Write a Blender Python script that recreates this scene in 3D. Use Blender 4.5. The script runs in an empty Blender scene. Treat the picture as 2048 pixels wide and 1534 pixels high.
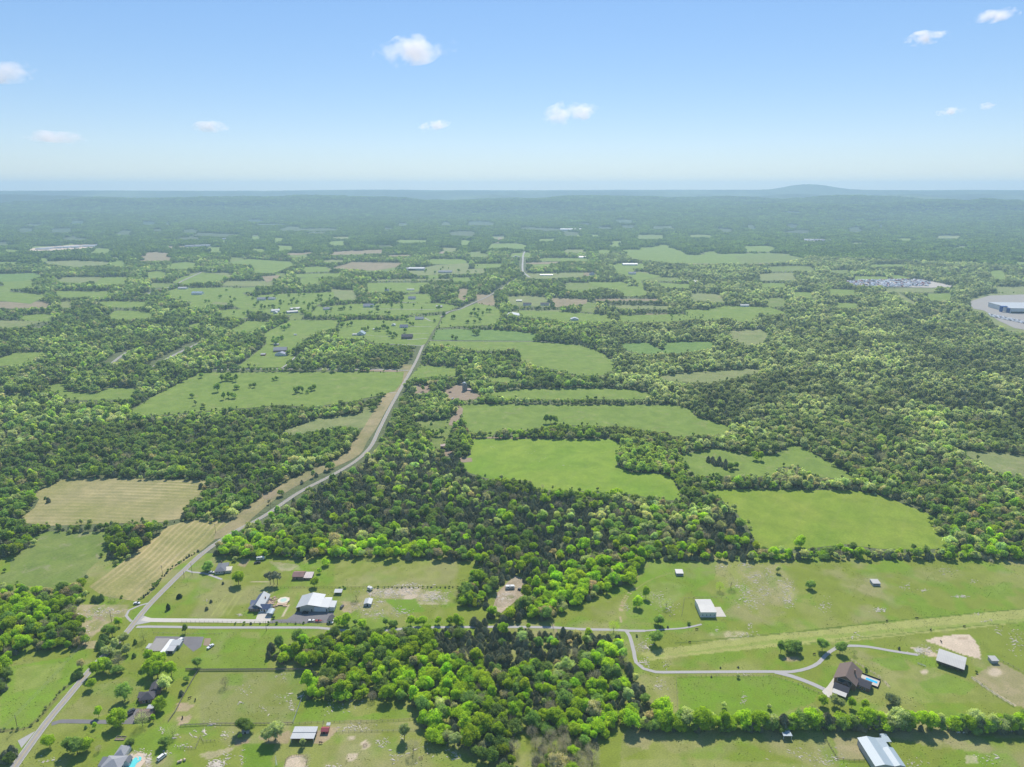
import bpy, bmesh, math, random
import numpy as np
from mathutils import Vector, Matrix
from mathutils.geometry import tessellate_polygon

# ---------------------------------------------------------------- camera, sky, sun, exposure
SC = bpy.context.scene
F, CAMH = 1400.0, 300.0
PITCH = math.atan((767 - 376) / F)
cd = bpy.data.cameras.new("camera"); cam = bpy.data.objects.new("camera", cd)
SC.collection.objects.link(cam); SC.camera = cam
cd.sensor_width = 36; cd.lens = 36 * F / 2048; cd.clip_start = 1; cd.clip_end = 120000
cam.location = (0, 0, CAMH); cam.rotation_euler = (math.pi / 2 - PITCH, 0, 0)
SUN_EL, SUN_AZ = math.radians(49), math.radians(6)
w = bpy.data.worlds.new("World"); SC.world = w; w.use_nodes = True
nt = w.node_tree; bg = nt.nodes["Background"]
sky = nt.nodes.new("ShaderNodeTexSky"); sky.sky_type = 'NISHITA'; sky.sun_disc = False
sky.sun_elevation = SUN_EL; sky.sun_rotation = SUN_AZ; sky.altitude = 300
sky.air_density = 1.0; sky.dust_density = 0.1; sky.ozone_density = 3.0
hs = nt.nodes.new("ShaderNodeHueSaturation"); hs.inputs['Saturation'].default_value = 1.5
gm_ = nt.nodes.new('ShaderNodeGamma'); gm_.inputs[1].default_value = 0.54; nt.links.new(sky.outputs[0], gm_.inputs[0]); nt.links.new(gm_.outputs[0], hs.inputs['Color']); tn = nt.nodes.new('ShaderNodeMix'); tn.data_type = 'RGBA'; tn.blend_type = 'MULTIPLY'; tn.inputs[0].default_value = 1; tn.inputs[7].default_value = (.89, .965, 1.13, 1)
nt.links.new(hs.outputs[0], tn.inputs[6]); nt.links.new(tn.outputs[2], bg.inputs[0])
bg.inputs[1].default_value = 0.160
sl = bpy.data.lights.new("sun", 'SUN'); sun = bpy.data.objects.new("sun", sl); SC.collection.objects.link(sun)
sl.energy = 3.5; sl.angle = math.radians(0.6); sl.color = (1.0, 0.95, 0.87)
sun.rotation_euler = (-(math.pi / 2 - SUN_EL), 0, -SUN_AZ)
SC.view_settings.view_transform = 'Standard'; SC.view_settings.look = 'None'
SC.view_settings.exposure = 0.76; SC.view_settings.gamma = 1
SC.cycles.max_bounces = 6; SC.cycles.diffuse_bounces = 3; SC.cycles.glossy_bounces = 2
SC.cycles.transmission_bounces = 2; SC.cycles.transparent_max_bounces = 6; SC.cycles.volume_bounces = 2
SC.cycles.use_denoising = True; SC.cycles.volume_step_rate = 2.0
HAZE_D = 9.6e-5

rnd = random.Random(7); rng = np.random.default_rng(11)
# ---------------------------------------------------------------- where a spot of the ground lies
CP, SP = math.cos(PITCH), math.sin(PITCH)
def pt(x, y, z=0.0):
    dz = -(y - 767) / F
    Y = CP + dz * SP; Z = -SP + dz * CP; t = (z - CAMH) / Z
    return ((x - 1024) / F * t, Y * t)
def pta(a, z=0.0):
    a = np.asarray(a, float); dz = -(a[:, 1] - 767) / F
    Y = CP + dz * SP; Z = -SP + dz * CP; t = (z - CAMH) / Z
    return np.stack([(a[:, 0] - 1024) / F * t, Y * t], 1)
def proj(X, Y, Z=0.0):
    d = Y * CP - (Z - CAMH) * SP; up = Y * SP + (Z - CAMH) * CP
    d = np.maximum(d, 1.0)
    return 1024 + F * X / d, 767 - F * up / d
CR = {'K1': (0, 360, 2.92571), 'K2': (680, 360, 2.92571), 'K3': (1348, 360, 2.92571), 'K4': (0, 780, 2.92571), 'K5': (680, 780, 2.92571),
      'K6': (1348, 780, 2.92571), 'a': (0, 1094, 4.6545), 'b': (400, 1094, 4.6545), 'c': (0, 1314, 4.6545), 'd': (400, 1314, 4.6545),
      'e': (1240, 1094, 4.6545), 'f': (1608, 1094, 4.6545), 'g': (1240, 1314, 4.6545), 'h': (1608, 1314, 4.6545), 'm1': (880, 560, 5.12),
      'm2': (500, 560, 5.12), 'm3': (740, 720, 6.4), 'm4': (1648, 520, 5.12), 'm5': (1600, 1240, 7.877), 'm6': (480, 1160, 8.533),
      'm7': (800, 1134, 3.836), 'F': (0, 0, 1)}
def Q(s):
    """'K1 10,20 30,40' -> list of survey coordinates; a new sheet key may appear mid-string"""
    k = 'F'; out = []
    for tok in s.split():
        if tok in CR: k = tok; continue
        x, y = tok.split(','); o = CR[k]; out.append((o[0] + float(x) / o[2], o[1] + float(y) / o[2]))
    return out

def inpoly(px, py, poly):
    inside = np.zeros(px.shape, bool); n = len(poly); j = n - 1
    for i in range(n):
        xi, yi = poly[i]; xj, yj = poly[j]
        c = (yi > py) != (yj > py)
        if c.any():
            xx = (xj - xi) * (py - yi) / ((yj - yi) if yj != yi else 1e-9) + xi
            inside ^= c & (px < xx)
        j = i
    return inside
def hash2(ix, iy, s):
    h = (ix.astype(np.int64) * 374761393 + iy.astype(np.int64) * 668265263 + s * 974634777) & 0xffffffff
    h = ((h ^ (h >> 13)) * 1274126177) & 0xffffffff
    return ((h ^ (h >> 16)) & 0xffff) / 65535.0
def vnoise(x, y, s=0):
    ix, iy = np.floor(x), np.floor(y); fx, fy = x - ix, y - iy
    fx = fx * fx * (3 - 2 * fx); fy = fy * fy * (3 - 2 * fy)
    a = hash2(ix, iy, s); b = hash2(ix + 1, iy, s); c = hash2(ix, iy + 1, s); d = hash2(ix + 1, iy + 1, s)
    return (a * (1 - fx) + b * fx) * (1 - fy) + (c * (1 - fx) + d * fx) * fy
def fbm(x, y, s=0, o=4):
    r = 0; a = .5
    for i in range(o): r = r + a * vnoise(x * 2 ** i + 17.3 * i, y * 2 ** i - 9.1 * i, s + i); a *= .5
    return r
def sstep(a, b, x): t = np.clip((x - a) / (b - a), 0, 1); return t * t * (3 - 2 * t)

# ---------------------------------------------------------------- materials
def newmat(name):
    m = bpy.data.materials.new(name); m.use_nodes = True; n = m.node_tree
    for q in list(n.nodes): n.nodes.remove(q)
    o = n.nodes.new("ShaderNodeOutputMaterial"); p = n.nodes.new("ShaderNodeBsdfPrincipled")
    n.links.new(p.outputs[0], o.inputs[0]); p.inputs['Roughness'].default_value = .9; p.inputs['Specular IOR Level'].default_value = .2
    return m, n, p
def noise_node(n, scale, detail=4, rough=.55, vec=None, dist=0):
    t = n.nodes.new("ShaderNodeTexNoise"); t.inputs['Scale'].default_value = scale; t.inputs['Detail'].default_value = detail
    t.inputs['Roughness'].default_value = rough; t.inputs['Distortion'].default_value = dist
    if vec: n.links.new(vec, t.inputs['Vector'])
    return t.outputs['Fac']
def ramp(n, fac, stops):
    r = n.nodes.new("ShaderNodeValToRGB"); e = r.color_ramp.elements
    while len(e) < len(stops): e.new(.5)
    for i, (p, c) in enumerate(stops):
        e[i].position = p; e[i].color = (*c, 1) if len(c) == 3 else c
    n.links.new(fac, r.inputs[0]); return r.outputs[0]
def mix(n, fac, a, b, mode='MIX'):
    m = n.nodes.new("ShaderNodeMix"); m.data_type = 'RGBA'; m.blend_type = mode
    for s, v in ((m.inputs[0], fac), (m.inputs[6], a), (m.inputs[7], b)):
        if hasattr(v, 'is_linked'): n.links.new(v, s)
        elif isinstance(v, (int, float)): s.default_value = v
        else: s.default_value = (*v, 1)
    return m.outputs[2]
def geo_pos(n):
    g = n.nodes.new("ShaderNodeNewGeometry"); return g.outputs['Position']
def mapping(n, vec, rot=0, scale=(1, 1, 1)):
    m = n.nodes.new("ShaderNodeMapping"); m.inputs['Rotation'].default_value = (0, 0, rot); m.inputs['Scale'].default_value = scale
    n.links.new(vec, m.inputs['Vector']); return m.outputs[0]
def plain(name, col, var=.25, scale=.8, rough=.8, metal=0):
    m, n, p = newmat(name); pos = geo_pos(n)
    f = noise_node(n, scale, 5, .6, pos)
    c = mix(n, f, tuple(v * (1 - var) for v in col), tuple(min(1, v * (1 + var)) for v in col))
    n.links.new(c, p.inputs['Base Color']); p.inputs['Roughness'].default_value = rough; p.inputs['Metallic'].default_value = metal
    return m
def grass_mat(name, c1, c2, c3=None, s=.02, streak=None, tone=(.45, .6)):
    """pasture: two greens in broad patches, fine tufts, optional mown windrows streak=(angle, spacing, amount, colour)"""
    m, n, p = newmat(name); pos = geo_pos(n)
    big = noise_node(n, s, 5, .6, pos, .4)
    col = ramp(n, big, [(tone[0] - .12, c1), (tone[1] + .08, c2)])
    if c3: col = mix(n, ramp(n, noise_node(n, s * 2.3, 6, .65, pos, .8), [(.56, (0, 0, 0)), (.72, (1, 1, 1))]), col, c3)
    if streak:
        ang, sp, amt, sc = streak
        wv = n.nodes.new("ShaderNodeTexWave"); wv.inputs['Scale'].default_value = 6.2832 / sp / 20 * 1.0
        wv.inputs['Distortion'].default_value = 11.0; wv.inputs['Detail'].default_value = 3; wv.inputs['Detail Scale'].default_value = .12
        wv.bands_direction = 'Y'
        n.links.new(mapping(n, pos, ang), wv.inputs['Vector'])
        st = ramp(n, wv.outputs['Fac'], [(.45, (0, 0, 0)), (.9, (amt,) * 3)])
        pat = ramp(n, noise_node(n, .012, 4, .6, pos), [(.38, (.15,) * 3), (.6, (1,) * 3)])
        st = mix(n, 1.0, st, pat, 'MULTIPLY'); col = mix(n, st, col, sc)
    col = mix(n, 1.0, col, ramp(n, noise_node(n, .055, 7, .7, pos, .6), [(.34, (.80, .84, .78)), (.66, (1.18, 1.14, 1.15))]), 'MULTIPLY')
    trk = n.nodes.new("ShaderNodeTexWave"); trk.inputs['Scale'].default_value = .011; trk.inputs['Distortion'].default_value = 14; trk.inputs['Detail'].default_value = 2; trk.inputs['Detail Scale'].default_value = .05; n.links.new(mapping(n, pos, .6), trk.inputs['Vector'])
    col = mix(n, ramp(n, trk.outputs['Fac'], [(.965, (0, 0, 0)), (.995, (.06,) * 3)]), col, (.26, .24, .13))
    fine = noise_node(n, .55, 6, .75, mapping(n, pos, .5, (1, 1.8, 1)))
    col = mix(n, 1.0, col, ramp(n, fine, [(.3, (.66, .70, .64)), (.7, (1.34, 1.27, 1.3))]), 'MULTIPLY')
    n.links.new(col, p.inputs['Base Color']); p.inputs['Roughness'].default_value = 1
    return m

M = {}
G_BR = (.14, .21, .02); G_MID = (.145, .215, .036); G_DRY = (.23, .215, .10); G_BLUE = (.065, .135, .055)
M['floor'] = plain('forest_floor', (.11, .13, .055), .4, .08, 1)
M['asphalt'] = plain('asphalt', (.29, .268, .24), .15, .3, .9)
M['asphalt_dark'] = plain('asphalt_dark', (.17, .16, .16), .25, .12, .9)
M['gravel'] = plain('gravel', (.36, .34, .32), .2, 1.2, .95)
M['concrete'] = plain('concrete', (.50, .46, .39), .12, .4, .9)
M['pale_lot'] = plain('pale_lot', (.40, .36, .31), .15, .05, .95)
M['dirt'] = plain('dirt', (.27, .205, .14), .35, .1, 1)
M['sand'] = plain('sand', (.55, .43, .32), .15, .15, 1)
M['tan'] = grass_mat('dry_field', (.22, .19, .11), (.28, .22, .14))
M['grass'] = grass_mat('pasture_mid', G_MID, (.17, .235, .044), (.215, .24, .08))
M['grass_bright'] = grass_mat('pasture_bright', (.15, .25, .022), (.20, .275, .035), s=.012)
M['grass_bright2'] = grass_mat('pasture_lime', (.16, .24, .02), (.21, .26, .035), s=.015)
M['grass_blue'] = grass_mat('crop_green', (.12, .205, .045), (.14, .22, .05))
M['grass_pale'] = grass_mat('pasture_pale', (.17, .21, .07), (.21, .23, .09), (.25, .23, .12))
M['grass_rough'] = grass_mat('pasture_rough', (.13, .19, .035), (.17, .21, .055), (.25, .24, .13), s=.03)
M['hay'] = grass_mat('hay_field_mown', (.22, .22, .07), (.29, .255, .12), s=.014, streak=(math.radians(3), 7.0, .55, (.42, .35, .19)))
M['hay2'] = grass_mat('hay_field_raked', (.21, .215, .065), (.34, .285, .13), s=.012, streak=(math.radians(-84), 5.5, .6, (.46, .37, .20)))
M['paint_white'] = plain('paint_white', (.7, .7, .68), .05); M['paint_yellow'] = plain('paint_yellow', (.6, .42, .08), .1)
M['water'] = plain('pool_water', (.12, .55, .55), .05, .5, .05)
M['water_blue'] = plain('pool_water_blue', (.05, .42, .75), .05, .5, .05)
M['rock'] = plain('limestone', (.52, .455, .37), .25, .9, .95)
M['wood_fence'] = plain('weathered_wood', (.26, .22, .18), .3, 1)
M['pole_wood'] = plain('pole_wood', (.16, .12, .09), .2, 1)
M['wire'] = plain('wire', (.25, .24, .22), .1)
M['bark'] = plain('bark', (.11, .085, .065), .3, 2)
M['tyre'] = plain('tyre_rubber', (.03, .03, .03), .1); M['glass'] = plain('car_glass', (.03, .04, .05), .1, 1, .1)
M['window'] = plain('window_glass', (.04, .05, .06), .2, 1, .15); M['dark'] = plain('dark_opening', (.02, .02, .02), .1)
M['black'] = plain('black_metal', (.03, .03, .03), .1, 1, .4)
def metal_roof(name, col, rot=0, stain=.12, seam=.9):
    m, n, p = newmat(name); tc = n.nodes.new("ShaderNodeTexCoord").outputs['Object']
    wv = n.nodes.new("ShaderNodeTexWave"); wv.inputs['Scale'].default_value = .314 / seam; n.links.new(mapping(n, tc, rot), wv.inputs['Vector'])
    a = mix(n, noise_node(n, .25, 5, .6, tc), tuple(v * (1 - stain) for v in col), tuple(min(1, v * (1 + stain)) for v in col))
    c = mix(n, 1.0, a, ramp(n, wv.outputs['Fac'], [(0, (.84,) * 3), (.18, (1,) * 3)]), 'MULTIPLY')
    n.links.new(c, p.inputs['Base Color']); p.inputs['Roughness'].default_value = .5; p.inputs['Specular IOR Level'].default_value = .4
    return m
def shingle(name, col):
    m, n, p = newmat(name); tc = n.nodes.new("ShaderNodeTexCoord").outputs['Object']
    b = n.nodes.new("ShaderNodeTexBrick"); b.inputs['Scale'].default_value = 1.5; b.inputs['Color1'].default_value = (*[v * .85 for v in col], 1)
    b.inputs['Color2'].default_value = (*[v * 1.15 for v in col], 1); b.inputs['Mortar'].default_value = (*[v * .6 for v in col], 1)
    n.links.new(tc, b.inputs['Vector']); c = mix(n, noise_node(n, .5, 4, .6, tc), b.outputs[0], col); n.links.new(c, p.inputs['Base Color'])
    return m
M['roof_white'] = metal_roof('white_metal_roof', (.40, .41, .405)); M['roof_white_y'] = metal_roof('white_metal_roof_y', (.40, .41, .405), math.pi / 2)
M['roof_blue'] = metal_roof('pale_blue_metal_roof', (.30, .36, .39)); M['roof_cream'] = metal_roof('cream_metal_roof', (.42, .405, .37), .0)
M['roof_rust'] = metal_roof('rusty_metal_roof', (.24, .13, .11), 0, .35); M['roof_patch'] = metal_roof('patched_metal_roof', (.48, .40, .38), 0, .4, 1.6)
M['roof_red'] = metal_roof('red_metal_roof', (.27, .05, .06)); M['roof_slate'] = metal_roof('slate_blue_metal_roof', (.10, .12, .19))
M['roof_grey'] = shingle('grey_shingles', (.17, .175, .19)); M['roof_lgrey'] = shingle('light_grey_shingles', (.30, .30, .31))
M['roof_brown'] = shingle('brown_shingles', (.17, .125, .105)); M['roof_dark'] = shingle('dark_shingles', (.085, .08, .09))
M['wall_white'] = plain('white_siding', (.66, .65, .62), .06); M['wall_tan'] = plain('tan_metal_wall', (.50, .46, .37), .05)
M['wall_grey'] = plain('grey_wall', (.42, .42, .42), .1); M['wall_brick'] = plain('brick_wall', (.28, .17, .12), .25, 3)
M['wall_wood'] = plain('old_wood_wall', (.20, .14, .11), .3, 1.5); M['wall_brown'] = plain('log_wall', (.24, .15, .09), .3, 1.5)
M['wall_cream'] = plain('cream_wall', (.60, .54, .42), .08); M['blue_panel'] = plain('blue_panel', (.04, .10, .32), .1)
M['deck'] = plain('deck_boards', (.50, .36, .24), .3, 1); M['clutter'] = plain('cluttered_boards', (.45, .33, .24), .5, 2)

def crown_mat(name, trans, gain):
    m = bpy.data.materials.new(name); m.use_nodes = True; n = m.node_tree
    for q in list(n.nodes): n.nodes.remove(q)
    o = n.nodes.new("ShaderNodeOutputMaterial")
    a = n.nodes.new("ShaderNodeAttribute"); a.attribute_type = 'INSTANCER'; a.attribute_name = 'tint'
    v = n.nodes.new("ShaderNodeAttribute"); v.attribute_type = 'GEOMETRY'; v.attribute_name = 'tv'
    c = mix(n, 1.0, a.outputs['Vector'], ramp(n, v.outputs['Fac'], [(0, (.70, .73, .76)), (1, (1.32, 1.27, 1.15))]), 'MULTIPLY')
    d = n.nodes.new("ShaderNodeBsdfDiffuse"); t = n.nodes.new("ShaderNodeBsdfTranslucent")
    n.links.new(c, d.inputs[0]); n.links.new(mix(n, 1.0, c, gain, 'MULTIPLY'), t.inputs[0])
    s = n.nodes.new("ShaderNodeMixShader"); s.inputs[0].default_value = trans
    n.links.new(d.outputs[0], s.inputs[1]); n.links.new(t.outputs[0], s.inputs[2]); n.links.new(s.outputs[0], o.inputs[0])
    return m
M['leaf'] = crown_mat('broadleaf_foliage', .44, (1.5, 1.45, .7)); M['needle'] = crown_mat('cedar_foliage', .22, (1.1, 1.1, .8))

# ---------------------------------------------------------------- object helpers
COL = SC.collection
def mesh(name, v, f, mats, smooth=False, midx=None):
    me = bpy.data.meshes.new(name); me.from_pydata([tuple(p) for p in v], [], f)
    for m in (mats if isinstance(mats, (list, tuple)) else [mats]): me.materials.append(m)
    if midx is not None: me.polygons.foreach_set('material_index', midx)
    if smooth: me.polygons.foreach_set('use_smooth', [True] * len(me.polygons))
    me.update(); return me
def put(name, me, parent=None, loc=None, label=None, cat=None, group=None, kind=None):
    o = bpy.data.objects.new(name, me); COL.objects.link(o)
    if parent: o.parent = parent
    if loc: o.location = loc
    tag(o, label, cat, group, kind); return o
def tag(o, label=None, cat=None, group=None, kind=None):
    if label: o['label'] = label
    if cat: o['category'] = cat
    if group: o['group'] = group
    if kind: o['kind'] = kind
    return o
def root(name, x, y, ang, label, cat, group=None, z=0):
    o = put(name, None, None, (x, y, z), label, cat, group); o.rotation_euler = (0, 0, ang); return o
class MB:
    def __init__(s): s.v = []; s.f = []
    def box(s, x0, y0, z0, x1, y1, z1):
        b = len(s.v); s.v += [(x, y, z) for z in (z0, z1) for x, y in ((x0, y0), (x1, y0), (x1, y1), (x0, y1))]
        s.f += [tuple(b + i for i in q) for q in ((3, 2, 1, 0), (4, 5, 6, 7), (0, 1, 5, 4), (1, 2, 6, 5), (2, 3, 7, 6), (3, 0, 4, 7))]; return s
    def prism(s, prof, a, b, axis):
        """extrude a closed (p, z) outline from a to b along axis 'x' or 'y'"""
        n = len(prof); k = len(s.v)
        for t in (a, b): s.v += [((t, p, z) if axis == 'x' else (p, t, z)) for p, z in prof]
        for i in range(n): j = (i + 1) % n; s.f.append((k + i, k + j, k + n + j, k + n + i))
        s.f.append(tuple(k + i for i in reversed(range(n)))); s.f.append(tuple(k + n + i for i in range(n))); return s
    def tube(s, p, q, r0, r1=None, n=6):
        r1 = r0 if r1 is None else r1; p = Vector(p); q = Vector(q); d = (q - p).normalized()
        a = d.orthogonal().normalized(); b = d.cross(a); k = len(s.v)
        for c, r in ((p, r0), (q, r1)):
            s.v += [tuple(c + (a * math.cos(t) + b * math.sin(t)) * r) for t in [6.28318 * i / n for i in range(n)]]
        for i in range(n): j = (i + 1) % n; s.f.append((k + i, k + j, k + n + j, k + n + i))
        s.f.append(tuple(k + i for i in reversed(range(n)))); s.f.append(tuple(k + n + i for i in range(n))); return s
    def build(s, name, mat, parent=None, **kw):
        me = mesh(name, s.v, s.f, mat); bm = bmesh.new(); bm.from_mesh(me); bmesh.ops.recalc_face_normals(bm, faces=bm.faces); bm.to_mesh(me); bm.free()
        return put(name, me, parent, **kw)

def sheet(name, poly, z, mat, kind='structure'):
    """a flat patch of ground with the given outline (world xy)"""
    v = [(x, y, z) for x, y in poly]
    tri = tessellate_polygon([[Vector(p) for p in v]])
    f = []
    for t in tri:
        a, b, c = (v[i] for i in t)
        f.append(tuple(t) if (b[0] - a[0]) * (c[1] - a[1]) - (b[1] - a[1]) * (c[0] - a[0]) > 0 else tuple(reversed(t)))
    return put(name, mesh(name, v, f, mat), kind=kind)
def smooth_line(p, step=6.0):
    p = [np.array(q, float) for q in p]; p = [2 * p[0] - p[1]] + p + [2 * p[-1] - p[-2]]; out = []
    for i in range(1, len(p) - 2):
        n = max(1, int(np.linalg.norm(p[i + 1] - p[i]) / step))
        for k in range(n):
            t = k / n; a, b, c, d = p[i - 1], p[i], p[i + 1], p[i + 2]
            out.append(.5 * (2 * b + (c - a) * t + (2 * a - 5 * b + 4 * c - d) * t * t + (3 * b - a - 3 * c + d) * t ** 3))
    out.append(p[-2]); return np.array(out)
def ribbon_mesh(name, L, width, z, mat, off=0.0):
    d = np.gradient(L, axis=0); d /= np.linalg.norm(d, axis=1)[:, None] + 1e-9; nrm = np.stack([-d[:, 1], d[:, 0]], 1)
    a = L + nrm * (off + width / 2); b = L + nrm * (off - width / 2); n = len(L)
    v = [(*p, z) for p in a] + [(*p, z) for p in b]
    return mesh(name, v, [(i, n + i, n + i + 1, i + 1) for i in range(n - 1)], mat)
# ---------------------------------------------------------------- terrain
def hill(x, y):
    r = np.hypot(x, y); th = np.arctan2(x, y)
    base = sstep(4500, 12500, r) * 170
    bumps = (fbm(x / 1300, y / 900, 5, 4) - .47) * 120 * sstep(4200, 7500, r)
    rid = np.maximum(0, fbm(x / 2100 + 3, y / 1200, 21, 4) - .47) * 480 * sstep(5500, 9000, r)
    h = np.minimum(base + bumps + rid * .8, 95 + 145 * sstep(5500, 11500, r) + 60 * (fbm(x / 1000, y / 800, 41, 4) - .5))
    pl = 258 + (fbm(x / 1200, y / 5000, 33, 4) - .5) * 36 + 6 * sstep(0, .5, th)
    h = h * (1 - sstep(11800, 12800, r)) + pl * sstep(11800, 12800, r)
    d = (th - .386) * 13500
    h = h + 84 * np.exp(-(np.abs(d) / 470) ** 2.4) * sstep(12400, 13200, r) * (1 - sstep(14000, 14900, r)) + 14 * np.exp(-((d - 200) / 1000) ** 2) * sstep(12400, 13200, r) * (1 - sstep(14000, 14900, r))
    return np.maximum(h, 0) * sstep(4000, 5500, r)
NA, NR = 1000, 260
az = np.concatenate([np.linspace(-48, 48, 820), np.linspace(48, 312, 181)[1:-1]]) * math.pi / 180; NA = len(az)
rad = np.concatenate([[0.0], np.geomspace(60, 15500, NR)])
R_, A_ = np.meshgrid(rad[1:], az, indexing='ij')
gx, gy = R_ * np.sin(A_), R_ * np.cos(A_); gz = hill(gx, gy)
gv = np.concatenate([[[0, 0, 0]], np.stack([gx.ravel(), gy.ravel(), gz.ravel()], 1)])
i = np.arange(NR - 1)[:, None]; j = np.arange(NA)[None, :]; jn = (j + 1) % NA
quad = np.stack([1 + i * NA + j, 1 + i * NA + jn, 1 + (i + 1) * NA + jn, 1 + (i + 1) * NA + j], -1).reshape(-1, 4)[:, ::-1]
def grid_mesh(name, v, quads, mat):
    me = bpy.data.meshes.new(name); nq = len(quads)
    me.vertices.add(len(v)); me.vertices.foreach_set('co', np.asarray(v, np.float32).ravel())
    me.loops.add(nq * 4); me.loops.foreach_set('vertex_index', quads.astype(np.int32).ravel())
    me.polygons.add(nq); me.polygons.foreach_set('loop_start', np.arange(nq, dtype=np.int32) * 4)
    me.materials.append(mat); me.update(calc_edges=True); me.validate(); return me
# far woods: what the tree canopy of the hills looks like beyond the modelled trees
m, n, p = newmat('ground_cover'); pos = geo_pos(n)
big = noise_node(n, .0011, 5, .6, mapping(n, pos, 0, (1, .6, 1)))
c = ramp(n, big, [(.38, (.03, .06, .035)), (.5, (.05, .09, .045)), (.66, (.10, .145, .065))])
c = mix(n, 1.0, c, ramp(n, noise_node(n, .012, 6, .75, pos), [(.3, (.55,) * 3), (.72, (1.45,) * 3)]), 'MULTIPLY')
sep = n.nodes.new("ShaderNodeVectorMath"); sep.operation = 'LENGTH'; n.links.new(pos, sep.inputs[0])
mr = n.nodes.new("ShaderNodeMapRange"); mr.inputs[1].default_value = 4200; mr.inputs[2].default_value = 6500; n.links.new(sep.outputs['Value'], mr.inputs[0])
c = mix(n, mr.outputs[0], (.11, .13, .055), c); n.links.new(c, p.inputs['Base Color'])
bmp = n.nodes.new("ShaderNodeBump"); bmp.inputs['Strength'].default_value = .7; bmp.inputs['Distance'].default_value = 14
n.links.new(noise_node(n, .018, 6, .7, pos), bmp.inputs['Height']); n.links.new(bmp.outputs[0], p.inputs['Normal']); p.inputs['Roughness'].default_value = 1
gm = grid_mesh('ground', gv, quad, m)
ground = put('ground', gm, kind='structure')
# close the middle
cap = sheet('ground_centre', [(62 * math.sin(t), 62 * math.cos(t)) for t in np.linspace(0, 2 * math.pi, 40)[:-1]], -.03, M['floor'])
cap.name = 'ground_below'; 

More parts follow.
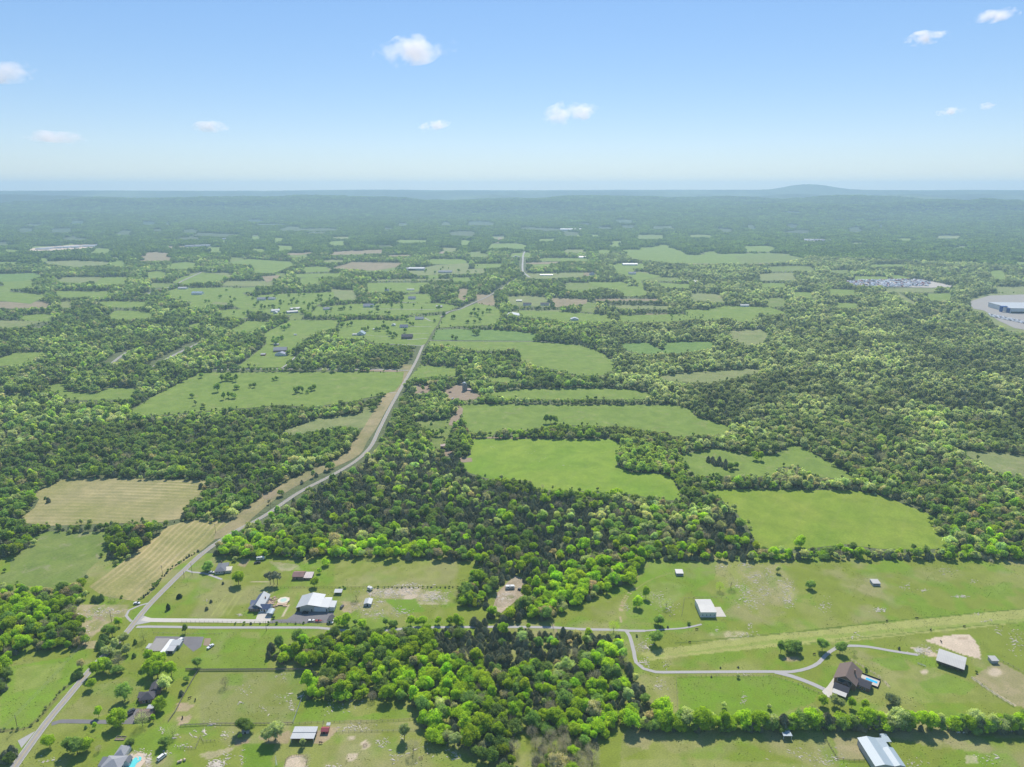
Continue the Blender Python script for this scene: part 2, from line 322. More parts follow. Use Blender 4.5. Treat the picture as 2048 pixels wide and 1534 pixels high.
# ---------------------------------------------------------------- fields (outlines surveyed on the ground)
FIELDS = [
 ('K1 1100,325 1200,308 1430,318 1300,335', 'grass_pale'), ('K1 1620,285 1960,283 1990,297 1640,300', 'grass_pale'),
 ('K1 250,475 420,470 650,478 620,500 430,510 280,490', 'grass_pale'), ('K1 -60,552 200,545 260,560 150,590 -60,600', 'grass_blue'),
 ('K1 370,570 600,568 560,600 420,602 340,590', 'grass_pale'), ('K1 -60,622 160,615 170,632 60,640 60,655 280,672 180,725 -60,702', 'grass'),
 ('K1 -60,818 260,828 130,860 -60,875', 'grass_pale'), ('K1 -60,1060 100,1010 285,1008 130,1080 -60,1095', 'grass'),
 ('K1 1320,490 1450,462 1700,478 1720,500 1600,545 1480,545 1500,500', 'grass'), ('K1 1660,430 1900,420 1750,440 1660,438', 'tan'),
 ('K1 1910,525 2048,485 K2 60,480 370,485 330,510 200,530 0,520', 'tan'), ('K1 1720,550 2000,545 1980,570 1750,570', 'grass'),
 ('K1 1000,602 1060,570 1180,540 1330,560 1290,590 1200,600 1100,610', 'grass'),
 ('K1 985,650 1040,632 1360,628 1450,680 1600,668 1950,655 1960,690 1880,720 1800,760 1700,790 1640,795 1420,760 1340,720 1260,712 1180,748 1080,750 1120,715 1000,690', 'grass'),
 ('K1 1850,742 2048,728 K2 50,725 300,722 600,722 700,738 640,765 450,785 360,795 80,790 0,785 K1 1990,790 1810,800', 'grass'),
 ('K1 1320,890 1450,825 1590,830 1480,890', 'grass'),
 ('K1 1380,1100 1450,1050 1560,960 1540,900 1640,850 1700,820 1990,820 1960,870 1860,890 1780,940 1720,990 1720,1040 1650,1098', 'grass'),
 ('K1 1060,860 1180,835 1170,865', 'grass'), ('K1 850,980 930,960 900,985', 'grass'), ('K1 480,1120 560,1108 545,1160', 'grass'),
 ('K1 280,1205 330,1190 375,1195 400,1240 560,1250 640,1215 810,1225 760,1285 420,1290 300,1235', 'grass'), ('K1 40,1270 140,1240 150,1287 100,1287', 'grass'),
 ('F 250,830 300,797 400,745 600,744 808,744 804,765 790,782 755,792 700,803 620,815 560,810 500,816 440,820 330,830', 'grass'),
 ('K2 -60,420 280,405 260,430 -60,440', 'tan'), ('K2 380,528 560,500 760,485 740,550 450,560', 'grass_pale'),
 ('K2 780,490 950,490 940,510 790,520', 'grass'), ('K2 1090,485 1300,478 1240,492 1090,495', 'tan'),
 ('K2 160,602 520,600 500,615 440,622 420,650 160,657', 'grass'), ('K2 170,582 650,578 640,588 190,590', 'grass_pale'),
 ('K2 1500,410 1600,405 1590,430 1510,430', 'grass'), ('K2 1640,410 1780,402 1850,388 1900,375 2048,440 K3 80,438 400,430 640,428 760,460 640,480 400,492 0,487 K2 1900,480 1720,465', 'grass'),
 ('K3 350,445 640,428 770,460 640,482 400,490', 'grass_rough'),
 ('K2 1590,495 1700,500 1720,530 1700,565 1630,550', 'grass'), ('K2 1100,548 1430,540 1420,570 1140,580', 'grass_pale'),
 ('K2 1450,595 1600,600 1640,595 1690,610 1650,650 1480,620', 'grass'), ('K2 1700,560 1750,540 1890,562 1760,590 1780,630 1745,630 1740,600', 'grass'),
 ('K2 1850,600 2048,610 2048,635 1900,630', 'grass'), ('K2 1235,690 1450,700 1440,725 1260,745', 'tan'), ('K2 1530,732 1920,735 1930,755 1640,755', 'grass_pale'),
 ('K2 1480,695 1870,695 1850,708 1500,708', 'tan'), ('K2 1040,765 1260,770 1560,790 1600,830 1350,832 1200,812 1060,802', 'grass'),
 ('K2 1630,792 1980,785 2130,795 2100,815 1900,832 1640,830', 'grass'),
 ('K2 -20,925 0,830 100,815 350,822 420,800 600,790 570,850 545,880 500,960 470,972 200,955 130,930', 'grass'),
 ('K2 605,800 650,775 800,722 900,740 940,765 940,805 900,850 680,858 570,868 590,830', 'grass'),
 ('K2 540,938 562,878 680,872 1000,882 1150,902 1140,943', 'grass_blue'),
 ('K2 505,975 525,942 1140,946 1400,967 1530,1010 1600,1060 1612,1110 1540,1142 1400,1145 1270,1112 1160,1092 1060,1060 1040,1000 800,1000 660,970', 'grass'),
 ('K3 -60,1002 -60,950 220,945 250,985 100,1008 0,1018 K2 1750,1018 1660,992 1640,957 1800,952', 'grass_blue'),
 ('K3 60,757 200,760 300,735 560,745 680,782 560,790 500,785 450,835 380,830 300,805 200,830 80,800', 'grass'),
 ('K3 320,882 500,875 560,900 520,962 420,972 330,922', 'grass_pale'), ('K3 -10,785 60,800 60,825 -10,822', 'grass'),
 ('K3 0,1138 150,1122 560,1100 480,1132 350,1167 200,1190 0,1178 K2 1890,1175 1850,1148', 'grass_pale'),
 ('K2 470,1085 690,1098 680,1150 560,1150 400,1170 430,1130', 'grass'), ('K2 860,1152 1080,1160 980,1187 870,1182', 'grass'),
 ('F 975,788 1015,780 1150,776 1260,779 1308,789 1290,799 1260,799 1100,800 1000,797', 'grass'),
 ('K5 690,95 760,82 1250,87 1950,87 2048,112 K6 120,152 330,215 310,262 0,272 K5 1900,252 1640,217 1300,205 1100,235 930,235 880,280 775,278 720,190', 'grass'),
 ('K5 768,285 1100,286 1600,287 1645,330 1620,380 1622,440 1700,482 1900,492 1950,522 2005,645 1870,645 1720,612 1600,602 1400,592 1150,582 1100,532 860,517 750,482 700,420 765,380', 'grass_bright'),
 ('K6 35,382 240,338 400,372 560,382 650,352 680,318 760,340 900,420 1030,490 1045,520 860,512 720,445 600,455 590,505 400,505 280,505 130,505 55,450', 'grass'),
 ('K6 130,577 600,583 1060,588 1220,620 1532,740 1515,800 1625,925 1480,932 1200,930 1000,902 760,932 500,925 430,800 350,700 250,622', 'grass_bright2'),
 ('K6 1640,338 1800,362 2120,385 2120,520 1860,472 1750,402', 'grass_pale'),
 ('K4 90,772 200,692 230,640 190,610 370,522 500,513 1225,528 1180,602 1080,692 1060,752 950,772 300,795', 'hay'),
 ('K4 520,1150 700,1020 980,800 1100,763 1360,768 1310,830 1190,930 1010,1050 870,1200 800,1237 600,1205', 'hay2'),
 ('K4 -80,1110 60,1060 60,1000 180,900 200,850 280,828 620,833 640,940 520,1050 480,1110 300,1160 100,1140', 'grass_rough'),
 ('K4 1610,258 1850,170 2110,140 K5 160,60 200,140 200,200 100,230 0,210 K4 1900,232 1720,262', 'grass_pale'),
 ('K5 430,185 640,170 660,200 620,320 600,350 550,340 520,290 580,250 450,210', 'grass_rough'),
 ('m4 760,330 800,360 940,440 920,470 840,430 740,360', 'grass_pale'), ('m4 700,150 780,160 900,185 800,195 710,190', 'grass'),
 ('m4 1480,400 1700,345 2200,330 2200,760 1950,740 1800,700 1700,640 1640,560 1500,520', 'grass_pale'),
]
_q = random.Random(21)
_bb = []; N0_ = len(FIELDS)
for _k in range(520):     # strips of open ground between the far hedgerows
    _x, _y = (_q.uniform(-60, 1330), 440 + 200 * _q.random() ** .8) if _k < 430 else (_q.uniform(1250, 2080), _q.uniform(450, 620))
    _w = _q.uniform(35, 105) * (.5 + (_y - 430) / 260); _h = _q.uniform(3, 9) * (.45 + (_y - 430) / 200); _s = _q.uniform(-.35, .35) * _h * 3
    _w *= _q.choice((.5, .8, 1, 1.1))
    if abs(_x - 860) < 60 and _y > 600: continue
    _b = (_x - _w * .62 - abs(_s), _x + _w * .62 + abs(_s), _y - _h * 1.25, _y + _h * 1.25)
    if any(_b[0] < c_[1] and _b[1] > c_[0] and _b[2] < c_[3] and _b[3] > c_[2] for c_ in _bb): continue
    _bb.append(_b)
    _p = ' '.join('%.1f,%.1f' % (_x + a_ * _w / 2 * _q.uniform(.75, 1.1) + b_ * _s / 2, _y - b_ * _h * _q.uniform(.7, 1.15)) for a_, b_ in ((-1, -1), (0, -1.05), (1, -1), (1.1, 0), (1, 1), (.1, 1.1), (-1, 1), (-1.1, 0)))
    FIELDS.append(('F ' + _p, _q.choice(('grass', 'grass_pale', 'grass', 'grass_rough', 'grass', 'tan' if _q.random() < .4 else 'grass_pale'))))
SURV = []   # outlines as surveyed, for keeping trees off
for k, (s, mt) in enumerate(FIELDS):
    pl = Q(s); SURV.append(pl); W = pta(pl); far = W[:, 1].mean()
    names = {'hay': 'hay_field', 'hay2': 'hay_field', 'tan': 'ploughed_field'}
    sheet(names.get(mt, 'pasture'), [tuple(q) for q in W], (.05 + .02 * (k % 5)) if far < 900 else ((.15 + .04 * (k % 9)) if k < N0_ else .08), M[mt])
M['rubble'] = grass_mat('stony_ground', (.24, .19, .12), (.42, .34, .25), (.15, .17, .06), s=.07)
LOTS = [('K2 612,1235 660,1210 715,1190 745,1215 790,1245 830,1270 780,1285 730,1290 640,1285', 'dirt', 'farm_yard', .3), ('K2 425,1200 520,1196 540,1225 520,1245 440,1250', 'dirt', 'farm_yard', .28),
 ('m4 200,215 600,200 1000,200 1180,235 1370,275 1100,285 600,275 300,260', 'pale_lot', 'gravel_lot', .5),
 ('m4 1470,430 1700,365 2200,350 2200,740 1950,700 1780,620 1700,560 1640,520 1530,500', 'asphalt', 'factory_yard', .6),
 ('K1 110,418 200,398 440,380 620,375 560,392 430,410 200,416', 'sand', 'bare_ground', .6), ('K1 440,345 540,342 530,355 460,356', 'tan', 'bare_ground', .6),
 ('K2 1040,288 1070,276 1210,282 1360,290 1340,300 1200,297', 'gravel', 'bare_ground', .8), ('K2 915,368 930,335 945,338 945,368', 'dirt', 'bare_ground', .8),
 ('K2 575,420 620,420 615,432 580,432', 'dirt', 'bare_ground', .6), ('K2 250,442 400,438 430,445 290,450', 'tan', 'bare_ground', .6),
 ('K1 1530,565 1640,558 1640,572 1560,600', 'tan', 'bare_ground', .6), ('K1 1010,390 1180,380 1250,385 1100,400', 'tan', 'bare_ground', .6),
 ('K3 640,187 740,187 740,193 640,193', 'tan', 'bare_ground', 1), ('K3 930,235 1015,234 1015,239 930,239', 'tan', 'bare_ground', 1), ('K3 1135,237 1220,236 1220,242 1135,242', 'tan', 'bare_ground', 1),
 ('K3 480,165 520,165 520,172 480,172', 'tan', 'bare_ground', 1), ('K3 740,352 890,353 880,360 745,358', 'sand', 'bare_ground', .8),
 ('K5 705,395 770,398 775,420 720,425 690,415', 'dirt', 'bare_ground', .2), ('K5 605,350 655,355 655,385 615,390', 'dirt', 'bare_ground', .2),
 ('K5 690,85 720,110 715,150 660,210 635,205 650,165 680,140', 'dirt', 'farm_track', .3),
 ('K4 1530,610 1610,585 1640,590 1590,640 1545,640', 'tan', 'bare_ground', .25),
 ('K1 2048,1110 K2 0,1112 340,1110 350,1125 200,1120', 'dirt', 'bare_ground', .22),
 ('m3 1300,995 1640,985 2048,998 2200,995 2200,1006 1640,1003 1320,1010', 'dirt', 'bare_ground', .22),
 ('F 985,1218 995,1185 1030,1150 1048,1160 1047,1190 1012,1218 1000,1228', 'rubble', 'bare_ground', .12)]
for s, mt, nm, z in LOTS:
    pl = Q(s); SURV.append(pl); sheet(nm, [tuple(q) for q in pta(pl)], z, M[mt])

# ---------------------------------------------------------------- near pasture, one fine sheet with its own worn, mown and dry patches
X0, X1, Y0, Y1, ST = -520, 520, 215, 536, 1.4
nx, ny = int((X1 - X0) / ST) + 1, int((Y1 - Y0) / ST) + 1
px, py = np.meshgrid(np.linspace(X0, X1, nx), np.linspace(Y0, Y1, ny)); px, py = px.ravel(), py.ravel()
ix, iy = proj(px, py)
wob = (fbm(px / 9, py / 9, 3) - .5) * 2
def L3(*a): return np.array(a)
GR, LU, DRY, DIRT, SAND, PALE = L3(.175, .215, .028), L3(.135, .235, .015), L3(.28, .25, .12), L3(.34, .25, .17), L3(.52, .42, .31), L3(.245, .255, .075)
n1, n2, n3 = fbm(px / 45, py / 45, 1), fbm(px / 16, py / 16, 2), fbm(px / 5, py / 5, 4)
col = np.repeat(GR[None], len(px), 0)
def blend(m, c): 
    global col
    m = np.clip(m, 0, 1)[:, None]; col = col * (1 - m) + c * m
blend(sstep(.44, .62, n1) * .6, PALE); blend(sstep(.50, .64, n2) * .65, LU); blend(sstep(.55, .7, fbm(px / 28 + 9, py / 28, 8)) * .55, DRY)
def blob(x, y, rx, ry, c, s=1.0, soft=.5, patchy=0.0):
    d = np.hypot((ix - x) / rx, (iy - y) / ry) + wob * .45
    mk = 1 - sstep(1 - soft, 1 + soft * .3, d)
    if patchy: mk = mk * (1 - patchy + patchy * sstep(.45, .6, n3))
    blend(mk * s, c)
def poly(s, c, a=1.0, patchy=0.0, jit=1.2):
    pl = Q(s); mk = inpoly(ix + wob * jit * 2, iy + wob * jit, pl).astype(float)
    if patchy: mk = mk * (1 - patchy + patchy * sstep(.42, .58, n3))
    blend(mk * a, c)
def line(s, wd, c, a=1.0):
    L = smooth_line(pta(Q(s)), 4); d = np.full(len(px), 1e9)
    for q in range(len(L) - 1):
        A, B = L[q], L[q + 1]; ab = B - A; t = np.clip(((px - A[0]) * ab[0] + (py - A[1]) * ab[1]) / (ab @ ab + 1e-9), 0, 1)
        d = np.minimum(d, np.hypot(px - A[0] - t * ab[0], py - A[1] - t * ab[1]))
    blend((1 - sstep(wd * .4, wd * .75, d + wob * .3)) * a, c)
# right hand pastures
poly('F 1300,1322 1380,1311 1551,1294 1702,1282 2060,1244 2060,1216 1680,1255 1455,1277 1400,1288 1330,1296 1280,1306', PALE * 1.2, 1)
poly('F 1240,1345 1260,1320 1430,1300 1540,1288 1740,1270 2060,1243 2060,1236 1740,1262 1540,1281 1240,1322', LU, .5, .3)
poly('g 520,190 850,185 1130,185 1400,170 1620,230 1850,330 1800,430 1350,560 880,600 560,520', LU, .85, .25)
poly('g 230,170 500,185 540,520 330,330', DRY, .4, .4)
poly('e 150,110 900,110 880,300 560,470 300,700 60,700 60,420 180,300', LU, .7, .35)
blob(1545, 1165, 40, 42, DRY, .8, .5, .5); blob(1575, 1180, 22, 26, DRY * 1.15, .8, .5, .5); blob(1500, 1140, 25, 25, DRY, .6, .5, .5); blob(1330, 1190, 40, 30, DRY, .35, .5, .6)
blob(1460, 1270, 40, 9, SAND, .5, .6, .7); blob(1730, 1170, 45, 24, DRY, .55, .6, .4); blob(1870, 1150, 60, 18, DRY, .4, .6, .4)
blob(1350, 1320, 30, 12, DRY, .5, .6, .6); blob(1580, 1318, 18, 5, DIRT, .8); blob(1860, 1360, 50, 22, DRY, .55, .6, .4); blob(1790, 1350, 45, 20, DRY, .6, .6, .4)
poly('h 420,10 1240,100 1560,195 1900,420 1300,420 900,440 700,180 480,60', PALE, .5, .4); poly('h 600,20 900,0 1000,120 820,130', LU, .7); poly('h 1060,240 1330,150 1600,260 1500,350 1150,330', LU, .6)
poly('h 1570,190 1740,70 1830,50 1980,130 2200,240 2200,500 1960,450', L3(.30, .25, .14), .9, .2); blob(1988, 1346, 14, 9, SAND, .8)
poly('f 1130,870 1230,840 1440,812 1540,820 1600,880 1640,960 1640,1040 1500,1010 1340,950', SAND, 1, 0, .3); poly('f 1420,835 1520,840 1530,860 1440,862', DIRT, .6)
poly('f 990,935 1060,925 1180,960 1260,1010 1230,1024 1130,1010 1040,965', SAND * .95, .9, .6); blob(1838, 1300, 9, 5, L3(.5, .48, .44), 1)
blob(1848, 1344, 9, 5, SAND, .9); blob(1360, 1395, 0.1, .1, DRY)
poly('h 1500,920 1600,925 1625,975 1580,1000 1510,980', SAND, 1, 0, .2); poly('h 200,640 1100,640 1700,660 2200,700 2200,760 1600,740 1250,860 900,760 560,760 260,760', DRY, .55, .4)
poly('h 280,760 560,760 560,960 320,950', L3(.33, .27, .16), .8, .2); poly('g 30,700 500,700 1100,680 2048,700 2048,1100 900,720 880,880 480,900 340,760 200,880 0,960', DRY, .4, .4)
poly('h 1500,850 1900,900 2100,1100 1200,1100 1300,900', LU, .6, .4); poly('g 1050,730 1150,740 1350,900 1300,1000 1000,1000 500,900 900,800', LU, .5, .5); poly('g 0,960 900,960 2048,1000 2048,1100 0,1100', PALE, .7, .3)
poly('h 1280,770 1750,820 1740,900 1400,860', DRY, .6)
# centre
poly('b 1250,80 2200,80 2200,350 1850,380 1250,370', PALE, .45, .5); blob(755, 1163, 90, 12, DRY, .35, .6, .5); blob(715, 1205, 45, 22, DRY, .7, .6, .5)
poly('b 1600,385 2048,385 2100,480 1700,480 1560,440', SAND * .85, .75, .7); poly('b 1320,500 1500,520 1420,620 1320,600', DIRT * 1.1, .75, .4); poly('m7 0,170 380,190 370,290 160,290 0,230', SAND * .85, .6, .75)
poly('b 1720,490 2000,480 2100,600 1850,620', LU, .95, .1); poly('b 1450,520 1740,520 1900,640 1500,660', DRY, .6, .6); poly('b 640,130 900,160 940,210 760,230', SAND * .8, .55, .4)
poly('b 870,200 1150,60 1260,180 1200,380 780,360', LU * 1.05, .5, .4); poly('b 380,110 480,110 420,190 360,170', DIRT, .7); poly('m6 1000,440 1000,200 880,500 600,680 520,640 700,460', LU, .5)
for k in range(4): line('b %d,640 %d,450' % (110 + 45 * k, 240 + 45 * k), 1.1, PALE * 1.25, .7)
line('m6 1830,430 720,620', .1, PALE, 0); line('m6 820,425 725,625', .6, SAND, .9); line('m6 835,425 750,625', .6, SAND, .9)
poly('b 0,260 200,300 440,330 420,640 0,640', PALE, .3, .6); poly('b 0,770 1150,770 1100,1000 0,1024', LU, .55, .5); poly('b 380,790 560,800 560,860 380,840', PALE, .6)
# left
poly('a 690,530 800,540 1200,540 1180,640 1020,700 960,760 860,830 800,930 760,900 790,800 680,740', L3(.36, .29, .18), .85, .55); poly('a 860,640 960,650 950,680 880,670', DIRT * .8, .8)
poly('a 780,870 900,870 900,945 780,940', L3(.36, .29, .18), .7); poly('a 800,640 860,640 850,680 800,670', LU, .8)
poly('c 0,100 640,0 860,100 700,260 480,400 330,600 250,660 0,680', LU * 1.08, .8, .25); poly('c 150,100 620,40 560,200 350,280 120,330', PALE, .55, .4)
poly('c 560,540 900,250 1200,180 1330,260 1250,420 900,560', DRY * .9, .45, .5); poly('c 1200,480 1440,480 1250,560', DIRT * .6, .6)
poly('c 1640,430 1830,440 1760,500 1660,500', DIRT * 1.2, .85); poly('c 1640,560 1780,540 1760,620 1660,630', DIRT * 1.2, .85); poly('c 1850,140 2150,140 2150,640 1620,600', PALE, .45, .5)
poly('d 0,130 1050,130 950,330 860,610 0,630', L3(.20, .20, .085), .55, .5); poly('d 960,120 1060,110 1060,160 1030,180', LU, .7); poly('d 0,0 620,0 620,110 0,110', LU, .5); poly('d 250,150 400,150 400,260 260,260', LU, .5)
poly('d 1000,400 1250,400 1450,560 1900,470 1980,560 1450,590 920,600', LU, .7, .3); poly('d 330,780 450,760 480,790 330,830', DIRT * .9, .8); poly('d 520,730 860,690 830,800 640,810', DIRT, .7); poly('d 1070,690 1220,650 1320,650 1240,730 1140,810 1060,810', DIRT * 1.1, .8)
poly('d 790,1024 800,960 850,925 960,920 1000,960 990,1060 790,1060', SAND * .95, .95, 0, .3); poly('d 1365,900 1460,895 1465,950 1400,970 1365,950', SAND, .95, 0, .3); poly('d 1500,800 1540,780 1590,820 1560,860 1510,860', SAND * .95, .9); blob(703, 1476, 8, 4, SAND, .8); blob(816, 1511, 7, 4, SAND, .6)
poly('d 1150,620 2048,600 2048,700 1300,720', DRY, .45, .5); poly('d 1150,830 2048,760 2048,1050 1150,1050', DRY, .4, .6); poly('d 400,800 700,800 660,1040 400,1040', LU * .9, .9); poly('d 0,900 330,830 300,880 60,960', L3(.38, .32, .2), .7)
poly('c 1140,960 1180,890 1300,880 1400,920 1400,1060 1180,1060', SAND * .8, .8, .5); poly('c 1450,960 1530,900 1560,880 1560,940 1480,1024', DRY, .7); poly('c 1950,1000 2048,960 2048,1060 1920,1060', L3(.36, .3, .24), .8)
poly('m7 800,1160 900,1160 880,1260 830,1260', DRY, .7); poly('m7 1700,1260 1920,1250 1920,1400 1750,1380', DRY, .6); poly('m7 350,1300 850,1330 850,1480 350,1420', DRY, .6, .4); poly('m7 0,1330 850,1460 850,1600 0,1600', PALE, .5, .4)
# vehicle tracks worn through the grass
line('e 40,700 20,620 30,540 100,430 160,380', .5, DIRT * 1.2, .8); line('e 15,700 0,620 12,530 80,420 140,375', .5, DIRT * 1.2, .8); line('e 160,380 300,300 480,240', .8, PALE, .8)
line('h 430,20 700,180 790,280', .7, SAND * .8, .6); line('m7 1170,440 1200,500', .9, DIRT, .8); line('b 470,320 600,325 700,328', .9, SAND, .7)
line('h 1570,195 1700,290 1960,450', 1.2, SAND, .8)
# dark ditch lines along the mown strip
line('e 520,895 1000,850 1400,815 2048,750', .9, LU * .55, .8); line('f 0,780 400,735 900,680 1400,635 2048,575', .9, LU * .55, .8); line('f 0,900 400,860 900,810 1400,750 2048,700', .8, LU * .6, .7); line('c 0,690 260,660 330,600 500,420 540,350 640,260', 1.5, L3(.12, .11, .05), .7)
col *= (0.86 + .3 * n3)[:, None]
m, n, p = newmat('near_pasture'); pos = geo_pos(n)
at = n.nodes.new("ShaderNodeAttribute"); at.attribute_name = 'col'
c = mix(n, 1.0, at.outputs['Color'], ramp(n, noise_node(n, .9, 6, .8, mapping(n, pos, .4, (1, 1.7, 1))), [(.32, (.62, .66, .6)), (.68, (1.34, 1.28, 1.3))]), 'MULTIPLY')
c = mix(n, ramp(n, noise_node(n, .35, 5, .7, pos), [(.62, (0, 0, 0)), (.72, (.35,) * 3)]), c, (.07, .11, .03))
n.links.new(c, p.inputs['Base Color']); p.inputs['Roughness'].default_value = 1
q = np.arange(nx * ny).reshape(ny, nx); quads = np.stack([q[:-1, :-1], q[:-1, 1:], q[1:, 1:], q[1:, :-1]], -1).reshape(-1, 4)
me = grid_mesh('home_pasture', np.stack([px, py, np.full_like(px, .02)], 1), quads, m)
ca = me.color_attributes.new('col', 'FLOAT_COLOR', 'POINT'); ca.data.foreach_set('color', np.concatenate([np.clip(col, 0, 1), np.ones((len(col), 1))], 1).astype(np.float32).ravel())
put('home_pasture', me, kind='structure')

# ---------------------------------------------------------------- roads, lanes and drives
ROADS = []
def road(name, s, width, mat, z, marks=False, clear=(8, 8), paved=True):
    L = smooth_line(pta(Q(s)), 5); o = put(name, ribbon_mesh(name, L, width, z, M[mat]), kind='structure'); ROADS.append((L, clear))
    if marks:
        for off in (-.12, .12): put('centre_line', ribbon_mesh('centre_line', L, .10, z + .03, M['paint_yellow'], off), o)
        for off in (-width / 2 + .2, width / 2 - .2): put('edge_line', ribbon_mesh('edge_line', L, .12, z + .03, M['paint_white'], off), o)
    return L
MAIN = road('main_road', 'F 0,1578 29,1534 92,1447 129,1402 183,1338 222,1298 256,1262 295,1214 335,1173 370,1139 408,1105 462,1068 K4 1550,735 1750,600 1960,490 K5 100,410 180,330 230,230 290,110 340,20 K2 440,1070 490,960 540,880 590,800', 4.6, 'asphalt', .24, True, (15, 13))
VERGE = smooth_line(pta(Q('F 430,1070 K4 1340,820 1560,640 1800,500 2048,385 K5 120,300 180,215 240,110 310,0 K2 400,1080')), 6)
put('road_verge', ribbon_mesh('road_verge', VERGE, 17, .14, grass_mat('verge_grass', (.20, .19, .08), (.32, .26, .15))), kind='structure'); ROADS.append((VERGE, (11, 11)))
road('main_road', 'K2 588,803 640,772 700,758 740,740 800,712 850,690 890,668 940,640 1000,600 1050,575 1090,562', 5.0, 'asphalt', .8, clear=(14, 14))
road('main_road', 'K2 1110,570 1078,545 1068,520 1070,470 1072,440 1085,412', 6.5, 'gravel', .8, clear=(20, 20))
for s, wd, z in (('F 400,740 550,738 700,739 760,739 817,741', 3.4, .3), ('K1 900,1095 920,1080 1010,1030 1090,990 1165,955', 7, .4), ('K1 635,1090 640,1085 690,1045 740,1010', 6, .4),
              ('K1 820,685 900,655 1000,625 1080,585 1180,540', 7, .6), ('K1 1380,1105 1450,1060 1520,1010 1600,945', 3.5, .3), ('K1 170,885 260,855', 6, .5), ('K2 350,712 390,718 445,715', 4, .6), ('m2 1790,390 1850,420 1910,417', 3, .45), ('m2 1150,300 1400,298 1600,302 1890,305', 3.5, .45), ('m2 1640,477 1865,480', 2.5, .45), ('m2 1610,612 1700,608 1810,600', 3, .45), ('m2 1640,550 1830,548', 2, .45), ('m2 1270,660 1500,660 1770,676', 2.5, .45), ('m2 320,905 400,850 460,790', 3, .4), ('m2 1060,560 1180,565 1300,575 1440,580', 1.6, .45)):
    road('country_lane', s, wd, 'gravel' if wd < 5 else 'asphalt', z, clear=((22,) * 2 if wd >= 6 else (wd * 1.6 + 5,) * 2))
road('crop_track', 'K2 525,941 800,944 1140,946 1300,955', 2, 'gravel', .5, clear=(1, 1)); road('farm_track', 'm3 575,435 700,434', 2.2, 'concrete', .32); road('farm_track', 'm3 250,420 340,420', 1.5, 'concrete', .32)
road('concrete_drive', 'a 1330,665 1390,680 2048,686 b 250,688 510,692', 4.6, 'concrete', .10); road('concrete_drive', 'b 640,700 760,690 900,700 1000,702', 3, 'asphalt_dark', .09)
road('gravel_lane', 'a 1270,745 1370,742 1700,746 b 0,750 620,750 1100,752 1250,770 1550,785 1750,775 1920,758 m7 120,465 400,462 830,460 1180,465 1400,478 1640,482 1760,490 1880,490', 2.6, 'gravel', .11, clear=(3, 3))
road('gravel_lane', 'm7 1860,491 e 380,770 600,755 760,720', 1.6, 'gravel', .12, clear=(2, 2))
road('gravel_lane', 'e 60,785 90,830 105,880 130,980 g 150,50 220,110 330,140 600,141 1100,138 1400,137 1600,138 1750,105 1850,55 f 200,1010 300,940 420,920 600,930 800,965 1060,1005', 2.5, 'gravel', .13, clear=(3, 3))
road('house_drive', 'g 1440,140 1600,180 1800,255 1950,325 m5 480,1150', 3.4, 'gravel', .15); 
road('house_drive', 'a 1710,205 1790,235 1900,245 2060,300 b 200,305', 2.0, 'gravel', .11); road('house_drive', 'c 480,625 560,600 1060,605 1180,590 1250,520', 3.2, 'asphalt_dark', .11)
road('turnout', 'a 1375,525 1300,545 1200,590 1175,640 1225,695', 1.8, 'gravel', .11)
def near_lot(name, s, mat, z): sheet(name, [tuple(q) for q in pta(Q(s))], z, M[mat])
near_lot('concrete_pad', 'm6 245,735 320,540 560,545 520,690 505,735', 'concrete', .13)
near_lot('asphalt_lot', 'm6 500,730 570,680 800,670 900,600 970,540 1600,545 1590,735', 'asphalt_dark', .07)
near_lot('road_apron', 'a 1270,725 1290,640 1340,640 1400,665 1400,700 1300,720', 'gravel', .08)
near_lot('paved_lot', 'a 1370,1010 1450,832 1900,836 1870,930 1800,975 1700,890 1640,960 1500,1000', 'asphalt_dark', .07); near_lot('brick_strip', 'a 1905,850 1965,850 1950,925 1890,915', 'dirt', .10)
near_lot('pull_off', 'c 165,780 300,705 330,690 200,850', 'gravel', .09); near_lot('paved_lot', 'c 1100,590 1240,490 1300,480 1250,625 1110,625', 'asphalt_dark', .09)
near_lot('concrete_slab', 'e 880,560 935,558 990,650 890,650', 'concrete', .13); near_lot('concrete_pad', 'm5 345,1130 430,1050 540,900 555,905 515,1080 500,1250 400,1190', 'concrete', .16)
near_lot('patio', 'c 1140,960 1200,940 1290,890 1340,900 1360,960 1300,1040 1240,1060 1120,1060', 'sand', .10)
